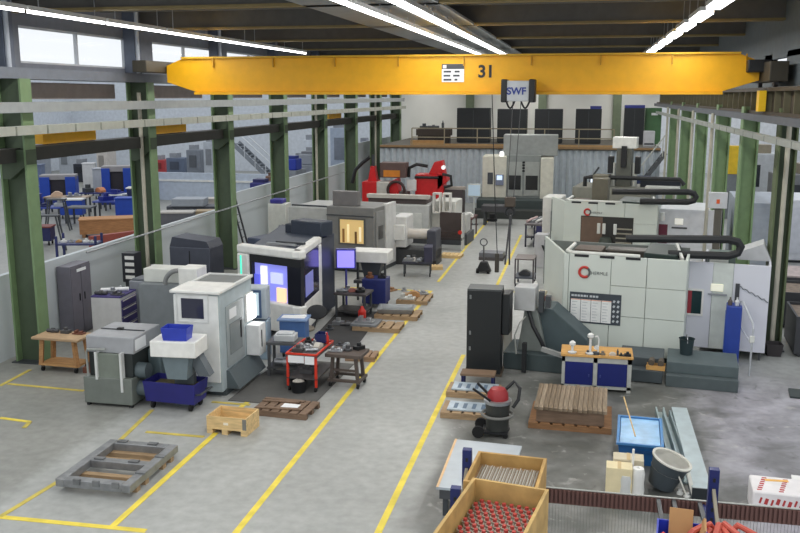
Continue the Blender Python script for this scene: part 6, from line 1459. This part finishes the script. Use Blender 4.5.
for i in range(52):
    v = Vector((0.06 + (W_ - 0.12) * i / 52, -0.69, 0.367 + 0.0105 * (i % 2))); g = tb.location + m_ @ v
    mt = [M((172, 170, 160), 0.5), M((136, 126, 110), 0.5), M((196, 194, 186), 0.5)][i % 3]
    o = MB().cyl((0, 0, 0), (0, 0.62 + rnd.uniform(-0.05, 0.0), 0.0), 0.005, n=6).build('thin_rod', mt); o.location = g; o.rotation_euler = (0, 0, R(rz))
    tag(o, 'thin pale metal rod lying in the rear wooden box', 'rod', 'thin rods in the rear wooden box')
# blue bin and red hose pieces at the right of the rack
q = G(652, 519, 2.82)
tb = thing('parts_bin', 'blue parts bin with cardboard flaps and orange pieces on the rack', 'bin', (q.x, q.y - 0.42, ZS), -6)
hb_ = 2.82 - ZS
MB().tub(0, 0.42, 0, 0.45, 0, hb_, 0.015, 0.02).build('body', M((30, 52, 168), 0.45), tb)
MB().obox((0.2, 0.4, hb_ - 0.02), (0.2, 0.02, 0.3), (-0.3, 0, 0)).obox((0.36, 0.3, hb_ - 0.02), (0.02, 0.24, 0.2), (0, 0.4, 0)).build('cardboard_flap', CARD, tb)
bx(0.03, 0.39, 0.03, 0.42, 0.02, hb_ - 0.12).build('filling', M((120, 60, 40), 0.8, 0, 0.3, 20), tb)
for i in range(7):
    o = MB().tube([(0, 0, 0), (0.03, 0.05, 0.06), (rnd.uniform(-0.05, 0.08), 0.12, 0.09)], 0.016, 7).build('orange_piece', ORANGE)
    o.location = (q.x + 0.1 + 0.035 * i, q.y - 0.36 + 0.05 * (i % 4), 2.82 - 0.118); o.rotation_euler = (0, 0, i * 0.9); tag(o, 'orange bent piece inside the blue bin on the rack', 'part', 'orange pieces in the blue bin')
q = G(718, 522, 2.78)
tb = thing('parts_tray', 'low grey tray under the heap of red hose pieces on the rack', 'tray', (q.x - 0.22, q.y - 0.5, ZS), -4)
MB().tub(0, 0.36, 0, 0.55, 0, 0.16, 0.015, 0.02).build('body', M((70, 66, 70), 0.5), tb)
RH = M((186, 84, 68), 0.5)
for i in range(14):
    a = -1.25 + 2.5 * i / 13 + rnd.uniform(-0.12, 0.12); z0 = ZS + 0.165 + 0.03 * (i % 3)
    pts = [(0, 0, 0), (0.12 * math.sin(a), -0.14 * math.cos(a) + 0.02, 0.12 + 0.03 * (i % 2)), (0.27 * math.sin(a), -0.25 * math.cos(a), 0.1), (0.35 * math.sin(a), -0.32 * math.cos(a), 0.0)]
    o = MB().tube(pts, 0.028, 8).build('hose_piece', RH); o.location = (q.x - 0.02 + rnd.uniform(-0.05, 0.05), q.y - 0.12, z0); tag(o, 'short red bent hose piece heaped on the right of the rack', 'hose', 'red hose pieces heaped on the rack')

# big pale sheet table left of the rack
p = G(436, 487, 0.5); a = G(455, 439, 0.5); b = G(522, 446, 0.5)
tb = thing('sheet_table', 'large pale metal sheet with an orange taped edge on a low dark stand', 'table', (p.x, p.y, 0), 0)
poly = [(0, 0), (a.x - p.x, a.y - p.y), (b.x - p.x, b.y - p.y), (b.x - p.x - 0.1, 0.0)]
MB().prism(poly, 'z', 0.46, 0.5).build('sheet', M((176, 184, 190), 0.4, 0.1, 0.05), tb)
n = 12
for k in range(n):
    if True:
        x0, y0 = poly[1][0] * k / n, poly[1][1] * k / n; x1, y1 = poly[1][0] * (k + 1) / n, poly[1][1] * (k + 1) / n
        MB().prism([(x0, y0), (x1, y1), (x1 + 0.04, y1), (x0 + 0.04, y0)], 'z', 0.501, 0.506).build('orange_tape', M((222, 186, 140), 0.6), tb)
bx(0.05, 1.1, 0.02, 1.3, 0.3, 0.459).build('stand_top', M((70, 72, 76), 0.6), tb)
for x in (0.1, 1.0):
    for y in (0.06, 1.2): bx(x, x + 0.08, y, y + 0.08, 0, 0.3).build('leg', DARK, tb)
# goods on the floor behind the rack beam
p = G(605, 497)
for i, (dx, dy, w_, h_, lb) in enumerate(((0.0, 0.05, 0.42, 0.5, 'pale yellow carton standing before the blue tub, front one'), (0.12, 0.4, 0.5, 0.52, 'pale carton behind the front one before the blue tub'))):
    tb = thing('carton', lb, 'carton', (p.x + dx, p.y + dy, 0), -2)
    bx(0, w_, 0, 0.3, 0, h_).build('box', M((226, 212, 172) if i == 0 else (206, 196, 170), 0.8), tb, 0.008); bx(w_ / 2 - 0.03, w_ / 2 + 0.03, -0.002, 0.302, h_, h_ + 0.003).build('tape', M((200, 176, 130), 0.6), tb)
for i, (px, hh, r_, lb) in enumerate(((637, 0.5, 0.1, 'white foam roll standing left of the grey tilted bucket'), (625, 0.38, 0.09, 'wrapped translucent roll standing before the pale cartons'))):
    g = G(px, 497); single('foam_roll', lb, 'roll', MB().lathe([(r_, 0), (r_ + 0.012, 0.1), (r_, hh * 0.5), (r_ + 0.01, hh * 0.8), (r_ * 0.9, hh), (0.03, hh), (0.03, hh - 0.02)], n=16), WHITE if i == 0 else M((206, 208, 206), 0.35), (g.x, g.y + 0.02, 0))
g = G(632, 497); single('white_tube', 'thin white tube standing between the two rolls', 'tube', MB().cyl((0, 0, 0), (0, 0, 0.75), 0.02, n=8), WHITE, (g.x + 0.0, g.y + 0.22, 0))
g = G(662, 496)
tb = thing('tilted_bucket', 'large grey bucket tilted towards the camera with a white rim', 'bucket', (g.x, g.y + 0.3, 0.0), 0)
bk = MB().lathe([(0.22, 0), (0.31, 0.46), (0.335, 0.47), (0.335, 0.5), (0.3, 0.5), (0.21, 0.04), (0.01, 0.03)], n=28).build('body', M((66, 74, 80), 0.45), tb)
rm = MB().lathe([(0.34, 0.49), (0.34, 0.515), (0.295, 0.515), (0.295, 0.49)], n=28).build('rim', M((206, 204, 194), 0.5), tb)
ins = MB().lathe([(0.285, 0.3), (0.01, 0.3)], n=28).build('pale_content', M((190, 188, 178), 0.7), tb)
for o in (bk, rm, ins): o.rotation_euler = (R(4), R(18), 0); o.location = (0, 0, 0.07)
for i, (px, py, px2, py2, lb) in enumerate(((686, 497, 677, 462, 'thin white plank leaning between the bucket and the steel channels'), (694, 499, 688, 463, 'wider white plank beside the capped steel channel'))):
    q0 = G(px, py); q1 = G(px2, py2 + 14, 0.35); d = q1 - q0
    single('white_plank', lb, 'plank', MB().bar((0, 0, 0.04), (d.x, d.y, 0.42), 0.05 + 0.06 * i, 0.02), M((222, 220, 210), 0.6), q0)
for i, (px, py) in enumerate(((680, 494), (687, 497), (700, 499))): lump('white_cup', ['small white cup at the foot of the white planks, left', 'small white cup at the foot of the white planks, middle', 'small white cup before the black channel end'][i], 'cup', (*G(px, py).xy, 0), 1, WHITE, 0.07)
p = G(751, 517)
tb = thing('white_package', 'white wrapped package with red print at the right picture edge', 'package', (p.x, p.y, 0), -4)
bx(0, 1.0, 0, 0.66, 0, 0.44).build('box', M((226, 222, 222), 0.5), tb, 0.03)
RP = M((176, 60, 60), 0.6)
for k, x in enumerate((0.1, 0.42, 0.78)):
    for j in range(7): MB().obox((x + 0.02 * j, 0.08 + 0.08 * j, 0.442), (0.07, 0.035 + 0.015 * (j % 2), 0.004), (0, 0, 0.1 * (-1) ** j)).build('red_print', RP, tb)
for j in range(9): MB().obox((0.12 + 0.085 * j, -0.002, 0.3 - 0.012 * (j % 3)), (0.03 + 0.02 * (j % 2), 0.004, 0.1), (0, 0.25, 0)).build('red_print', RP, tb)
MB().obox((0.4, 0.5, 0.443), (0.36, 0.07, 0.006), (0, 0, 0.12)).build('yellow_tape', M((232, 180, 90), 0.5), tb)
single('white_board', 'small white board on the floor behind the red printed package', 'board', bx(0, 0.6, 0, 0.25, 0, 0.03), WHITE, (*G(792, 482).xy, 0), -8)
single('dark_grate', 'dark metal grate on the floor at the right picture edge', 'grate', bx(0, 0.9, 0, 0.6, 0, 0.04), M((46, 56, 56), 0.6), (*G(790, 398).xy, 0), -8)
